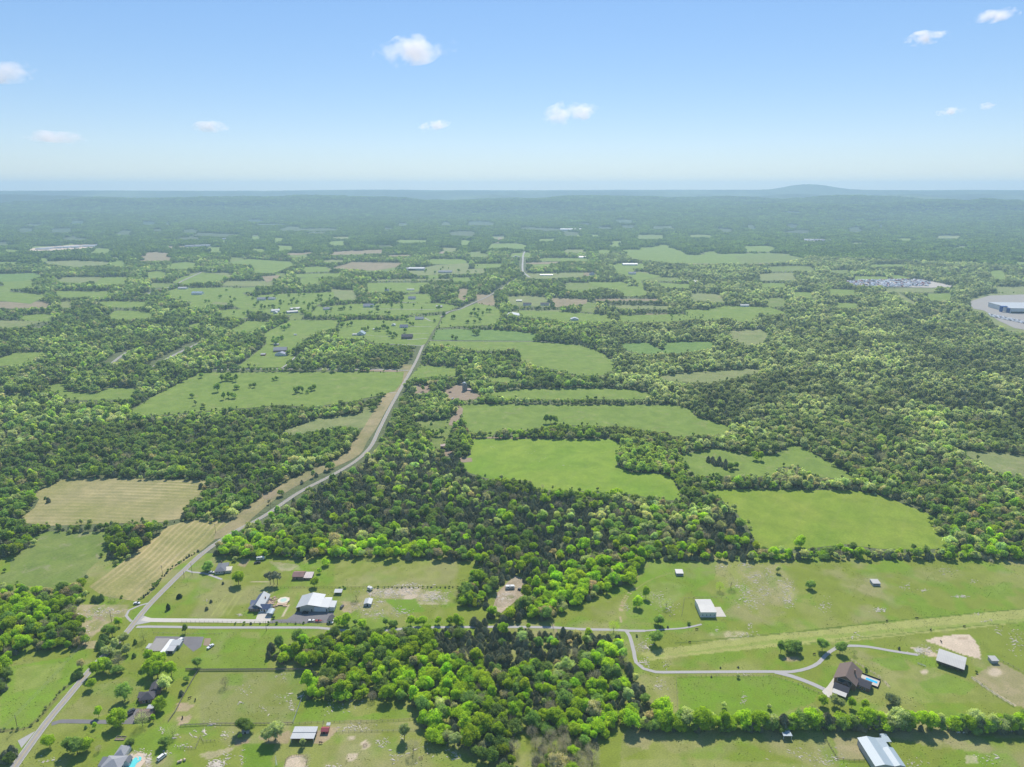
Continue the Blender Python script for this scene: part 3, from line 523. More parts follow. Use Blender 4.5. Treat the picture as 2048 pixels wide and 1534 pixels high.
# ---------------------------------------------------------------- tree models
def crown(seed, R, zb, zt, lobes, leaves, leaf, kind='b', xy=(0, 0), scl=1.0):
    """one crown: leaf-sized faces gathered on the outside of many lobes, over a dark inner mass; returns verts, faces, per-face value"""
    r = np.random.default_rng(seed); V = []; Fc = []; T = []
    def add(c, nrm, s, tv):
        nrm = nrm / (np.linalg.norm(nrm) + 1e-9); a = np.cross(nrm, r.normal(size=3)); a /= np.linalg.norm(a) + 1e-9; b = np.cross(nrm, a)
        k = len(V); e = r.uniform(.75, 1.3)
        for u, v_ in ((-1, -.6), (.3, -1), (1, .5), (-.4, 1)): V.append(c + (a * u * e + b * v_ / e) * s * .5)
        Fc.append((k, k + 1, k + 2, k + 3)); T.append(tv)
    def ico(c, rad, tv, sub=1):
        bm = bmesh.new(); bmesh.ops.create_icosphere(bm, subdivisions=sub, radius=1); k = len(V)
        for v_ in bm.verts: V.append(c + np.array(v_.co) * rad * r.uniform(.85, 1.12))
        for f_ in bm.faces: Fc.append(tuple(k + v_.index for v_ in f_.verts)); T.append(tv)
        bm.free()
    H = zt - zb; mid = np.array([0, 0, zb + H * .45])
    if kind == 'b':
        sh = r.normal(size=2) * .8
        for l in range(lobes):
            ph = 2.399963 * l + r.uniform(-.4, .4); u = 1 - (l + .5) / lobes * 1.35; u = max(-.55, u)
            q = math.sqrt(max(0, 1 - u * u)); d = np.array([q * math.cos(ph), q * math.sin(ph), u])
            if l == 0: d = np.array([.1, 0, .95])
            lr = R * r.uniform(.20, .48) * (1 if lobes > 8 else 1.2)
            c = mid + d * np.array([R * .66, R * .66, H * .38]) * (r.uniform(.62, 1.28) if l else 1.0) + np.array([sh[0], sh[1], 0]) * d[2] * R * .3
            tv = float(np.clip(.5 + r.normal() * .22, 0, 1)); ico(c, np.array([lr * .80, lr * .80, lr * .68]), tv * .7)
            for _ in range(leaves):
                g = r.normal(size=3); g[2] += .35; g /= np.linalg.norm(g)
                add(c + g * lr * r.uniform(.78, 1.28) * np.array([1, 1, .85]), g + r.normal(size=3) * .7, leaf * r.uniform(.7, 1.4), float(np.clip(tv + r.normal() * .14, 0, 1)))
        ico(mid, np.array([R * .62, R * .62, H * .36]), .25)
    elif kind == 'c':
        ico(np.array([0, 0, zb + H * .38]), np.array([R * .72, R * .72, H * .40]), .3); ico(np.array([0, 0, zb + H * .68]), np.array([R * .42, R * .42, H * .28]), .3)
        for _ in range(lobes * leaves):
            t = r.uniform() ** 1.3; ph = r.uniform(0, 6.283); rr = R * (1 - t ** 2.2) ** .75 * (.86 + .14 * math.sin(ph * 5 + t * 9) + r.uniform(-.08, .1))
            rr *= min(1, (t + .06) * 7) ** .5
            g = np.array([math.cos(ph), math.sin(ph), .55])
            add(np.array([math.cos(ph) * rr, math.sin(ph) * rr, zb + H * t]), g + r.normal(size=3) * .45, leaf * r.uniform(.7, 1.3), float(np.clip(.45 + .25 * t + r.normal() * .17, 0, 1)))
    else:   # thin crown of twigs just coming into leaf
        for _ in range(lobes * leaves):
            g = r.normal(size=3); g /= np.linalg.norm(g); rad = r.uniform(.25, 1) ** .6
            c = mid + g * rad * np.array([R, R, H * .52])
            k = len(V); d = g * np.array([1, 1, .6]) + np.array([0, 0, .5]) + r.normal(size=3) * .45; d /= np.linalg.norm(d); s = np.cross(d, r.normal(size=3)); s /= np.linalg.norm(s) + 1e-9
            ln = leaf * r.uniform(1.5, 4); V += [c - s * .035 * leaf / .5, c + s * .035 * leaf / .5, c + d * ln]; Fc.append((k, k + 1, k + 2)); T.append(float(r.uniform(.1, .6)))
            if r.uniform() < .45: add(c + d * ln, r.normal(size=3), leaf * .55, float(r.uniform(.5, 1)))
    V = [np.array([v_[0] * scl + xy[0], v_[1] * scl + xy[1], v_[2] * scl]) for v_ in V]
    return V, Fc, T
def trunk_parts(seed, H, zb, r0, R):
    r = random.Random(seed); mb = MB(); top = zb + (H - zb) * .45; bx, by = r.uniform(-.3, .3), r.uniform(-.3, .3)
    mb.tube((0, 0, -.3), (bx, by, zb), r0, r0 * .72, 7); mb.tube((bx, by, zb - .1), (bx * 1.5, by * 1.5, top), r0 * .72, r0 * .4, 6)
    for k in range(5):
        a = k * 1.2566 + r.uniform(-.3, .3); z = zb * r.uniform(.85, 1.25) + .2
        p2 = (bx + math.cos(a) * R * .55, by + math.sin(a) * R * .55, z + (H - zb) * r.uniform(.3, .5)); mb.tube((bx, by, z), p2, r0 * .45, r0 * .15, 5)
        mb.tube(p2, (p2[0] * 1.4, p2[1] * 1.4, p2[2] + (H - zb) * .2), r0 * .16, r0 * .05, 4)
    return mb
def crown_me(name, V, Fc, T, mat):
    me = mesh(name, V, Fc, mat); at = me.attributes.new('tv', 'FLOAT', 'FACE'); at.data.foreach_set('value', T); return me
def joined(name, V, Fc, T, tm, mat):
    k = len(V); V2 = list(V) + [np.array(v_) for v_ in tm.v]; F2 = list(Fc) + [tuple(k + i for i in f_) for f_ in tm.f]
    me = mesh(name, V2, F2, [mat, M['bark']], midx=[0] * len(Fc) + [1] * len(tm.f))
    at = me.attributes.new('tv', 'FLOAT', 'FACE'); at.data.foreach_set('value', list(T) + [.5] * len(tm.f)); return me
# model: kind, crown radius, crown base, height, trunk radius   (spread and height of a full-grown tree)
SPEC = {'b': [(4.9, 2.0, 11.5, .30), (4.3, 1.6, 10.5, .26), (5.4, 2.4, 12.5, .34), (4.0, 2.2, 12.0, .25), (4.7, 1.5, 9.8, .28), (3.3, 1.8, 12.8, .24), (5.6, 1.2, 8.6, .3), (3.9, 1.0, 8.0, .22)],
        'c': [(3.1, .3, 6.6, .18), (3.5, .3, 5.8, .2), (2.8, .4, 7.3, .17), (3.3, .5, 6.2, .18)], 'n': [(4.3, 2.4, 10.5, .24), (3.6, 2.0, 9.0, .2)],
        'p': [(4.2, 5.0, 11.5, .26)]}
LODS = {'hi': {'b': (26, 105, .56), 'c': (10, 150, .5), 'n': (12, 62, .5), 'p': (9, 90, .7)},
        'mid': {'b': (15, 40, .95), 'c': (8, 55, .85), 'n': (8, 50, .6), 'p': (8, 40, 1.0)},
        'low': {'b': (8, 13, 1.9), 'c': (5, 26, 1.3), 'n': (6, 36, 1.1), 'p': (6, 20, 1.5)}}
KM = {'b': 'leaf', 'c': 'needle', 'n': 'leaf', 'p': 'needle'}
HI, PROTO = {}, bpy.data.collections.new("woodland_models"); PIDX = {}
def cr(kind, i, lod, **kw):
    R, zb, H, r0 = SPEC[kind][i]; lo, le, lf = LODS[lod][kind]
    return crown(100 * ord(kind) + i, R, zb, H, lo, le, lf, 'b' if kind == 'p' else kind, **kw)
for kd, sp in SPEC.items():
    for i, (R, zb, H, r0) in enumerate(sp):
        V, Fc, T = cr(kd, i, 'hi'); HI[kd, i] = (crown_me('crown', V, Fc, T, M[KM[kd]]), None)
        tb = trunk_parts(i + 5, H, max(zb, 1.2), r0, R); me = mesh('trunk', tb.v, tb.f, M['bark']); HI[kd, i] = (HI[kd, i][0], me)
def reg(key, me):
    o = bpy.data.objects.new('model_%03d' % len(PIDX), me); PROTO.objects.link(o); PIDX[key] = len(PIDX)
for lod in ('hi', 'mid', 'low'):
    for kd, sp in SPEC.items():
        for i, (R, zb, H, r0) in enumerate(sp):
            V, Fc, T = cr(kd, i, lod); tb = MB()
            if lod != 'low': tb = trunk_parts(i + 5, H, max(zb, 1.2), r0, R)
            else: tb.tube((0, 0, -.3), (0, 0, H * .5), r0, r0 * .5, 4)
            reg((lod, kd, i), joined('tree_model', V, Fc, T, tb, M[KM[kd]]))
for g in range(5):      # a copse of a dozen distant trees
    rr = random.Random(g + 50); V, Fc, T = [], [], []
    for k in range(17):
        a = k * 2.4; d = 4.6 * math.sqrt(k + .3); kd = 'c' if rr.random() < .25 else 'b'; i = rr.randrange(len(SPEC[kd])); R, zb, H, r0 = SPEC[kd][i]
        v_, f_, t_ = crown(g * 40 + k, R, zb * .3, H, 6, 7, 3.0, kd, (math.cos(a) * d + rr.uniform(-1, 1), math.sin(a) * d + rr.uniform(-1, 1)), rr.uniform(.8, 1.2) * 1.0)
        o_ = rr.uniform(-.28, .28) - (.3 if kd == 'c' else 0); k0 = len(V); V += v_; Fc += [tuple(k0 + q_ for q_ in ff) for ff in f_]; T += [min(1, max(0, tt + o_)) for tt in t_]
    reg(('far', 'b', g), crown_me('copse_model', V, Fc, T, M['leaf']))

# ---------------------------------------------------------------- where the trees stand
WOODS = [Q(s) for s in (
 'F 380,1060 430,1112 470,1117 660,1117 950,1122 962,1150 920,1178 914,1212 955,1215 990,1188 1030,1160 1046,1165 1046,1190 1012,1222 965,1238 990,1243 1105,1245 1112,1228 1135,1222 1205,1192 1262,1172 1282,1130 1290,1100',
 'F -80,1185 60,1178 95,1188 120,1178 165,1175 172,1195 152,1212 158,1240 180,1268 172,1292 150,1302 60,1305 -80,1330', 'F -80,1310 20,1310 22,1355 0,1400 -80,1420',
 'F 548,1290 575,1300 605,1285 640,1275 668,1270 830,1272 900,1266 1010,1268 1130,1272 1200,1278 1236,1276 1247,1305 1266,1350 1292,1392 1312,1455 1280,1474 1235,1455 1215,1478 1190,1500 1200,1560 1075,1560 1068,1500 1060,1470 1030,1470 1040,1560 1010,1560 985,1532 930,1505 870,1488 838,1468 836,1420 800,1402 715,1402 640,1405 605,1400 600,1370 655,1345 560,1330 535,1318',
 'F 180,1312 200,1280 232,1275 250,1300 230,1335 200,1345')]
CEDAR = [Q(s) for s in ('F 665,940 720,920 920,920 960,965 1060,990 1230,1010 1290,1040 1260,1080 1180,1120 1120,1160 1000,1200 955,1140 880,1100 700,1090 620,1060 560,1040',
 'F 1400,1060 1470,1025 1490,1060 1515,1117 1420,1117', 'F 880,1266 1250,1270 1240,1300 1100,1335 930,1340 860,1310', 'F 1100,1330 1300,1380 1300,1450 1150,1430 1000,1400', 'F 1630,760 1760,730 1900,780 2048,820 2048,860 1800,810')]
CEDAR_W = [.72, .85, .8, .45, .5]
BRIGHT = [Q(s) for s in ('F 560,1290 880,1290 1000,1400 1000,1560 600,1560', 'F -80,1170 190,1170 190,1310 -80,1330', 'F 1150,1130 1290,1110 1280,1170 1120,1230 1040,1230', 'F 380,1080 1000,1100 960,1117 430,1117', 'F 900,860 1370,830 1370,1000 1010,1000', 'F 1090,1400 1320,1400 1320,1560 1080,1560')]
BARE = [Q('F 1030,1470 1135,1475 1190,1500 1190,1560 1050,1560')]
TB, TM, TP, TT, TC, TN = L3(.43, .62, .04), L3(.275, .415, .10), L3(.49, .57, .25), L3(.52, .49, .28), L3(.215, .235, .14), L3(.42, .39, .33)
pts = {k: [] for k in ('x', 'y', 'kind', 's', 'tint')}
def scatter(r0, r1, sp, seed):
    r = np.random.default_rng(seed)
    xs = np.arange(-r1, r1, sp); ys = np.arange(max(r0 * .55, 200), r1, sp * .87); gx_, gy_ = np.meshgrid(xs, ys)
    gx_ = gx_ + (np.arange(len(ys)) % 2)[:, None] * sp / 2; gx_ = (gx_ + r.uniform(-.42, .42, gx_.shape) * sp).ravel(); gy_ = (gy_ + r.uniform(-.42, .42, gy_.shape) * sp).ravel()
    rr_ = np.hypot(gx_, gy_); th = np.abs(np.arctan2(gx_, gy_)); k = (rr_ >= r0) & (rr_ < r1) & (th < math.radians(42)); return gx_[k], gy_[k]
def wooded(X, Y, Z, hgt):
    bx, by = proj(X, Y, Z); w_ = by < 1117; near = by > 1000
    for pl in WOODS: w_ |= inpoly(bx, by, pl)
    bad = np.zeros(len(X), bool); _, cy = proj(X, Y, Z + hgt * .8)
    for pl in SURV:
        pa = np.array(pl); 
        c = (by > pa[:, 1].min() - 1) & (cy < pa[:, 1].max() + 1) & (bx > pa[:, 0].min()) & (bx < pa[:, 0].max())
        if c.any():
            idx = np.nonzero(c)[0]; bad[idx] |= inpoly(bx[idx], by[idx], pl) | inpoly(bx[idx], cy[idx], pl) | inpoly(bx[idx], (by[idx] + cy[idx]) / 2, pl)
    for Ln, (cl, crr) in ROADS:
        c = (X > Ln[:, 0].min() - 30) & (X < Ln[:, 0].max() + 30) & (Y > Ln[:, 1].min() - 30) & (Y < Ln[:, 1].max() + 30)
        idx = np.nonzero(c)[0]
        for s0 in range(0, len(idx), 4000):
            ii = idx[s0:s0 + 4000]; d = np.min(np.hypot(X[ii, None] - Ln[None, :, 0], Y[ii, None] - Ln[None, :, 1]), 1); bad[ii] |= d < max(cl, crr) * .8
    return w_ & ~bad
def palette(X, Y, r):
    bx, by = proj(X, Y); n_ = len(X); u = r.uniform(size=n_); reg_ = fbm(X / 140, Y / 140, 55, 3); pc = np.where(reg_ > .5, .14, .38)
    pc = np.where(by < 1000, pc, .25); pc = np.where((bx > 1300) & (by > 560) & (by < 1100), .12 + .35 * (fbm(X / 160, Y / 90, 77, 3) > .52), pc); pb = np.where(by > 1100, .5, .12)
    for pl, wt in zip(CEDAR, CEDAR_W): pc = np.where(inpoly(bx, by, pl), wt, pc)
    for pl in BRIGHT: k = inpoly(bx, by, pl); pb = np.where(k, .75, pb); pc = np.where(k & (pc < .4), .10, pc)
    kind = np.where(u < pc, 'c', 'b'); nk = r.uniform(size=n_) < .035
    for pl in BARE: nk |= inpoly(bx, by, pl) & (r.uniform(size=n_) < .8)
    kind = np.where(nk & (by > 850), 'n', kind)
    t = r.uniform(size=n_); patch = fbm(X / 60, Y / 60, 91, 3)
    tint = np.where((t < pb)[:, None], TB, TM); pale = (r.uniform(size=n_) < np.where((bx > 1250) & (by < 1100), .42, .16) + (patch - .47) * 1.2)
    tint = np.where((pale & (t >= pb))[:, None], TP, tint); tan = r.uniform(size=n_) < np.where((bx > 1300) & (by < 1100), .10, .04); tint = np.where(tan[:, None], TT, tint)
    tint = tint * (1 + r.normal(size=(n_, 1)) * .10) * (1 + r.normal(size=(n_, 3)) * .05) * (1 + (patch - .5) * 1.1)[:, None]
    tint = np.where((kind == 'c')[:, None], TC * (1 + r.normal(size=(n_, 1)) * .18), tint); tint = np.where((kind == 'n')[:, None], TN, tint)
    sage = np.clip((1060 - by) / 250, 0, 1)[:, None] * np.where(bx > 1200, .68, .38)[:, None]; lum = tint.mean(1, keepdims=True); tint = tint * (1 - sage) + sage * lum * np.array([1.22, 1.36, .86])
    return kind, np.clip(tint, .01, .78)
LIST = []   # every single tree: x, y, kind, scale, tint, tag
def grow(X, Y, r, base, sc):
    kind, tint = palette(X, Y, r); done = np.zeros(len(X), bool); s = sc * (.66 + .66 * r.uniform(size=len(X)) ** 1.3); s = np.where(kind == 'c', s * r.uniform(.85, 1.15, len(X)), s)
    Z = hill(X, Y) if Y.max() > 5000 else np.zeros(len(X)); fin = np.zeros(len(X))
    for f in (1.0, .72, .5):
        ok = ~done; idx = np.nonzero(ok)[0]; g = wooded(X[idx], Y[idx], Z[idx], 11 * s[idx] * f); fin[idx[g]] = (s[idx] * f)[g]; done[idx[g]] = True
    return [(X[k], Y[k], Z[k], kind[k], fin[k], tint[k]) for k in np.nonzero(done)[0]]
r = np.random.default_rng(5)
X, Y = scatter(200, 1000, 5.9, 1); T1 = grow(X, Y, r, 0, .78)
X, Y = scatter(1000, 1700, 8.0, 2); T2 = grow(X, Y, r, 0, .98)
X, Y = scatter(1700, 3400, 10.0, 3); T3 = grow(X, Y, r, 0, 1.1)
X, Y = scatter(3400, 9500, 34, 4); T4 = grow(X, Y, r, 0, 1.0)
U1x, U1y = scatter(200, 900, 5.2, 6); r2_ = np.random.default_rng(61); bx_, by_ = proj(U1x, U1y); keep = r2_.uniform(size=len(U1x)) < .25
for pl, wt in zip(CEDAR, CEDAR_W): keep |= inpoly(bx_, by_, pl)
T5 = [(a, b, c_, 'c' if r2_.uniform() < .7 else k_, s_ * (.82 if r2_.uniform() < .5 else .95), TC * r2_.uniform(.75, 1.25) if k_ == 'c' or r2_.uniform() < .6 else t_) for a, b, c_, k_, s_, t_ in grow(U1x[keep], U1y[keep], r2_, 0, .66)]
T5 = [(a, b, c_, k_, s_, TC * (.8 + .4 * (i5 % 7) / 6) if k_ == 'c' else t_) for i5, (a, b, c_, k_, s_, t_) in enumerate(T5)]
# edge fill: thin hedges that the woods grid misses gain a second, finer pass close to the fields
# ---------------------------------------------------------------- single trees, hedgerow by hedgerow
SOLO = []
def S(s, kd, h, tint, tagname=None):
    hh = {'b': 11.2, 'c': 8.4, 'n': 9.8, 'p': 11.5}[kd]
    for x, y in Q(s): X_, Y_ = pt(x, y); SOLO.append((X_, Y_, kd, h / hh * rnd.uniform(.93, 1.07), tint * rnd.uniform(.88, 1.12), tagname))
S('a 238,1252', 'b', 1, TB)if 0 else None
S('a 1108,735', 'b', 7, TB); S('a 1670,472 1568,582', 'c', 5.2, L3(.03, .07, .03)); S('a 1965,515 1925,585', 'c', 3.6, TC); S('a 1725,800', 'b', 6.5, TM * .8); S('a 1940,222', 'b', 8, TM * 1.2)
S('a 1340,868', 'n', 9, TP * .8); S('a 960,975 940,930 975,900', 'c', 8, TM * .8); S('a 1050,830 1000,800', 'b', 8, TM); S('a 1080,960 1010,1000', 'b', 8.5, TP); S('a 1100,1040 1150,900 1180,1000', 'b', 8, TP * .9); S('a 1260,900 1250,1024', 'c', 4, TM * .7)
S('a 880,500 920,505 950,500', 'c', 6.5, TM * .7); S('a 1030,500 1070,505', 'n', 4, TN); S('a 590,430', 'b', 10, TM * .9); S('a 700,440 740,430', 'b', 9, TT * .9); S('a 740,520 800,480', 'b', 6, TP * 1.1); S('a 640,520 560,540', 'b', 5, TM)
S('a 800,700', 'b', .8, TM)if 0 else None
S('c 690,215 740,190', 'c', 6, TM * .6); S('c 760,100', 'b', 6, TT); S('c 900,165 960,140', 'b', 10, TB * .8); S('c 1020,145 1080,150 1130,140', 'b', 7, TM); S('c 1110,100', 'n', 9, TN); S('c 850,295', 'b', 8, TB * .8); S('c 1165,405', 'b', 11, TM * 1.3)
S('c 920,560', 'b', 6.5, TB); S('c 1090,650', 'b', 12, TB * .8); S('c 885,665', 'b', 4, TB); S('c 1330,640', 'n', 8, TP * 1.2); S('c 1500,495', 'b', 11.5, TB * .75); S('c 1550,300', 'b', 9.5, TP * 1.2); S('c 1400,170 1470,190 1600,175 1500,80 1400,60', 'b', 11, TB * .9)
S('c 1690,355', 'c', 4.5, TC); S('c 1740,230', 'b', 5, TM); S('c 1840,95', 'b', 7.5, TM); S('c 465,840', 'b', 8, TB); S('c 720,900 660,880', 'b', 9, TM * .9); S('c 810,870', 'b', 9, TB * .8); S('c 60,960 120,930', 'c', 9.5, TC * 1.1); S('c 100,980', 'b', 8, TM * .6)
S('c 1530,825', 'b', 6.5, TM); S('c 1610,740', 'n', 8, TP); S('c 1210,845', 'b', 5.5, TM * .7); S('c 920,880', 'n', 5, TN); S('c 800,665', 'c', 2.5, TM); S('c 1430,600', 'b', 4.5, TB)
S('d 235,275', 'n', 6.5, TN * .6); S('d 450,690 400,690', 'b', 9, TM * .6); S('d 640,780 700,770', 'b', 10.5, TP * 1.1); S('d 960,830', 'b', 4.5, TP); S('d 990,1010', 'n', 7, TN); S('d 1905,765', 'b', 10, TP * .9); S('d 1985,900', 'n', 8, TN); S('d 370,750', 'b', 3, TB)
S('b 75,222', 'b', 8, TM * 1.3); S('b 325,130', 'b', 5, TP); S('b 360,348', 'b', 11, TB * .72); S('b 655,350 690,348 722,350', 'p', 10.5, TC * 1.15); S('b 1172,172', 'b', 7, TB); S('b 1235,95', 'b', 4, TB); S('b 1115,245', 'b', 4.5, TB); S('b 1065,370', 'b', 8, TB * .8)
S('b 1455,490', 'n', 7, TP * .7); S('b 215,345', 'c', 3, TC); S('b 1300,388 1335,385 1350,388', 'b', 2, TM); S('b 685,668', 'b', 3, TM * .6)
S('b 1295,735 1345,745 1370,720', 'b', 7.5, TB); S('b 1450,725', 'b', 5, TM); S('b 1510,750', 'b', 7.5, TB); S('b 1730,735 1790,735 1820,740', 'b', 6, TM); S('b 1960,730 2030,735 2080,730', 'b', 7, TB * .9)
S('m7 290,440', 'b', 6, TB); S('m7 380,440 430,445 460,440', 'b', 7, TB * .8); S('m7 570,440 650,445', 'c', 7.5, TC); S('m7 610,470 740,510 795,420', 'c', 8, TC); S('m7 480,290 540,295', 'b', 8, TB * .8); S('m7 600,300 660,310', 'c', 7, TC); S('m7 435,240', 'n', 6, TN); S('m7 1235,355', 'b', 5.5, TB); S('m7 985,475', 'b', 4, TB)
S('m7 1640,500', 'n', 9, TB); S('e 155,560', 'b', 9.5, TB); S('e 240,475', 'b', 9, TB * .85); S('e 430,565', 'n', 7, TP * 1.2); S('e 355,722', 'b', 10, TM * 1.2); S('e 325,905', 'b', 11, TM); S('e 928,408', 'n', 8, TB); S('e 1030,380', 'n', 8, TN * 1.2)
S('e 1465,240', 'b', 6, TP); S('e 1765,385', 'b', 8, TM); S('e 1495,985', 'b', 9, TM); S('e 1600,975 1645,985', 'b', 10.5, TM); S('e 1880,960', 'b', 9, TM * 1.1); S('f 335,990', 'b', 8.5, TM * 1.1); S('f 885,955', 'c', 2.5, TC); S('f 1740,155', 'n', 4, TN * 1.5); S('e 445,752 378,752', 'c', 2, TC); S('e 640,722', 'b', 2.6, TM * .8); S('e 155,830', 'b', 2.4, TM * .8)
S('g 970,470', 'b', 3.2, TP * 1.2); S('g 1385,480', 'b', 3.2, TP * 1.2); S('g 1100,195', 'b', 2.6, TP); S('g 850,190 935,105 1100,100', 'c', 1.6, TC); S('h 820,440', 'b', 9, L3(.25, .30, .15)); S('h 580,120 575,130', 'b', 2.2, TM * .8); S('h 1605,150', 'b', 2.2, TM * .6); S('f 465,1010', 'n', 4, TM * .8)
def row(s, step, wid, kinds, hmin, hmax, tg):
    L = smooth_line(pta(Q(s)), 1.0); k = 0.0
    while k < len(L) - 1:
        q = L[int(k)]; kd, t = kinds[rnd.randrange(len(kinds))]; hh = {'b': 11.2, 'c': 8.4, 'n': 9.8}[kd]
        SOLO.append((q[0] + rnd.uniform(-wid, wid), q[1] + rnd.uniform(-wid, wid), kd, rnd.uniform(hmin, hmax) / hh, t * rnd.uniform(.8, 1.2), tg)); k += step * rnd.uniform(.75, 1.25)
row('F 1312,1452 1500,1456 1700,1453 1900,1457 2500,1466', 4.0, 1.2, [('b', TB), ('b', TB * .9), ('b', TM), ('b', TP), ('c', TC), ('b', TB)], 8.5, 12.5, 'hedge')
row('F 1312,1462 1500,1463 1700,1460 1900,1464 2500,1473', 3.6, .8, [('b', TM), ('b', TB * .8), ('c', TC), ('b', TM)], 4, 8, 'hedge')
row('F 1290,1120 1500,1119 1800,1118 2060,1120', 5.0, 1.0, [('b', TM), ('c', TC), ('b', TB * .9), ('c', TC), ('b', TP)], 4, 8, 'margin')
row('F 1320,1428 1345,1450', 5, 1, [('b', TB)], 10, 12, 'hedge')
row('c 0,690 180,680 330,610 440,470 540,350 640,260', 3.4, .5, [('b', TM * .8), ('b', TP * .7), ('c', TC)], 1.2, 2.2, 'scrub')
row('a 1300,500 1440,375 1510,290 1620,180 1850,40', 2.6, .5, [('b', TM * .8), ('c', TC), ('c', TC)], 1.5, 3, 'scrub')
row('b 690,380 900,380 1250,382', 40, .5, [('b', TM)], 1, 1.5, 'scrub')
row('b 1625,380 1850,380 2048,380 m7 350,160 560,160', 3.2, .5, [('c', TC), ('b', TM * .8), ('c', TC)], 1.0, 2.0, 'scrub')
row('m6 -80,755 560,748 1150,748', 5.6, .3, [('c', TC), ('b', TM * .8)], 1.2, 2.6, 'scrub')
row('h 200,455 420,470 700,480', 6, 2, [('b', TB), ('b', TP)], 5, 8, 'hedge')
# trees standing alone or in clumps in the farther fields and yards
S('K1 1300,1180 1330,1175 1355,1178 1380,1180 1340,1160', 'b', 11, TM * .8); S('K1 1275,1240', 'b', 12, TM); S('K1 1340,1275 1370,1278 1310,1285 1385,1225', 'b', 10, TM * 1.1); S('K1 1600,1175 1618,1172', 'b', 8, TM); S('K1 1465,1215 1490,1215', 'b', 8, TM * .8)
S('K1 1730,1250 1745,1240 1770,1245 1820,1235 1800,1250 1840,1230', 'b', 10, TM); S('K1 1125,1275', 'b', 8, TM); S('K1 1180,1158', 'b', 9, TM); S('K1 1150,1135 1190,1125', 'b', 10, TM * .8); S('K4 1145,90 1190,100', 'b', 8, TP); S('K4 1178,575', 'c', 7, TC); S('K4 285,658', 'c', 6, TC)
S('K1 1620,950 1600,960 1615,968 1650,935', 'b', 10, TM); S('K1 1665,880 1690,860 1650,870', 'b', 11, TM * 1.2); S('K1 1300,1100 1360,1095 1460,1098', 'b', 9, TP)
S('K5 1230,195 1260,192 1205,195', 'b', 12, TM * .9); S('K5 770,278 805,278 822,276 850,276 925,280', 'b', 9, TP * .9); S('K6 70,480', 'b', 10, TM); S('K6 480,410 510,412', 'b', 11, TB * .7); S('K6 200,420 230,430 255,440 280,445 300,440 320,450 265,420 225,415 300,460 240,440', 'c', 8, TC); S('K6 340,460 360,458 330,468', 'b', 8, TM)
S('K6 740,915 730,920', 'b', 11, TB); S('K5 1185,580', 'n', 5, TN); S('K5 1615,625 1600,630', 'b', 12, TB)
S('K2 800,912 785,908 810,905', 'b', 12, TM * .8); S('K2 660,935 680,935', 'b', 10, TM * .9); S('K2 1155,940 1140,942', 'b', 11, TM * .8); S('K2 630,975', 'b', 10, TM)
S('m1 350,325 395,322 318,370 358,370 385,382 437,365 280,445 355,440 410,430', 'b', 10, TM * .75); S('m1 480,330 510,328', 'b', 11, TM); S('m1 40,375 130,400 150,400', 'b', 11, TM * .7)
S('K1 1500,690 1480,700 1610,680 1690,670 1750,672 1640,720 1600,745 1530,755 1560,700 1720,700 1540,665', 'b', 11, TM * .8)
S('m2 1380,500 1410,520 1330,525 1300,520 1370,455 1465,600 1500,580 1440,575 1480,570 1590,540 1640,470 1670,468 1210,520 1180,525 1150,520 1040,470 1000,480 940,485 910,450 950,470 1100,640', 'b', 10, TM * .85)
S('m2 1985,375 1800,370 1035,300 1275,270 1310,330 830,325 940,310 965,305 1420,350 1400,400 1000,410 780,400 720,395 1600,400 1500,400 1560,395 1220,395 1080,395 1120,398 1170,395 1250,395 1300,395 1350,395', 'b', 9.5, TM * .75)
S('m2 120,290 235,280 310,225 500,150 520,150 700,180 730,180 265,160 45,180 400,170 350,350 600,290 640,260 680,240 720,215 560,335 600,320 120,350', 'b', 10, TM * .8)
S('m2 370,500 350,515 340,440 300,430 320,450 270,630 290,630 330,610 240,600 400,760 385,770 160,540', 'b', 9, TM * 1.1); S('m3 680,400', 'b', 9, TM); S('m3 560,310 650,320 700,315 750,310 850,300 600,310', 'b', 11, TM)
S('m3 245,920 260,890 270,930', 'c', 13, TC); S('m3 345,850', 'b', 6, TT); S('m3 150,455 180,465 120,560', 'b', 8, TM * .8); S('m3 785,830', 'c', 6, TM); S('m3 1425,280', 'b', 11, TM); S('m3 920,970 850,980', 'b', 9, TM)
S('K2 480,650 360,820 380,820 250,870 280,900', 'b', 9, TM); S('K2 695,540 555,550 850,570 270,650 1275,550 1170,545 990,550', 'b', 11, TM * .8)
for (xs, ys, n_) in ((1500, 700, 60), (760, 640, 45), (1000, 520, 30)):   # scattered yard trees between the far houses
    for _ in range(n_):
        X_, Y_ = pt(xs / 1.0 * 0 + rnd.gauss({1500: 540, 760: 740, 1000: 880}[xs], 90), rnd.gauss({1500: 605, 760: 615, 1000: 545}[xs], 16)); SOLO.append((X_, Y_, 'b', rnd.uniform(.6, 1.0), TM * rnd.uniform(.7, 1.1), None))

ALL = [(x, y, 0.0, kd, s, np.array(t), tg or 'solo') for x, y, kd, s, t, tg in SOLO]
SX = np.array([a[0] for a in ALL]); SY = np.array([a[1] for a in ALL])
for (x, y, z, kd, s, t) in T1 + T2 + T5: ALL.append((x, y, z, kd, s, t, 'wood'))
def seen(a):
    R, zb, H, r0 = SPEC[a[3]][0]; u, v_ = proj(a[0], a[1], H * a[4] * .6); d = a[1] * CP + CAMH * SP
    return (0 < u < 2048) and (380 < v_ < 1534), (R * H) ** .5 * a[4] / d * (1.25 if a[6] in ('solo', 'hedge') else 1)
sc_ = [seen(a) for a in ALL]; order = sorted([k for k in range(len(ALL)) if sc_[k][0]], key=lambda k: -sc_[k][1]); ONE = set(order[:300])
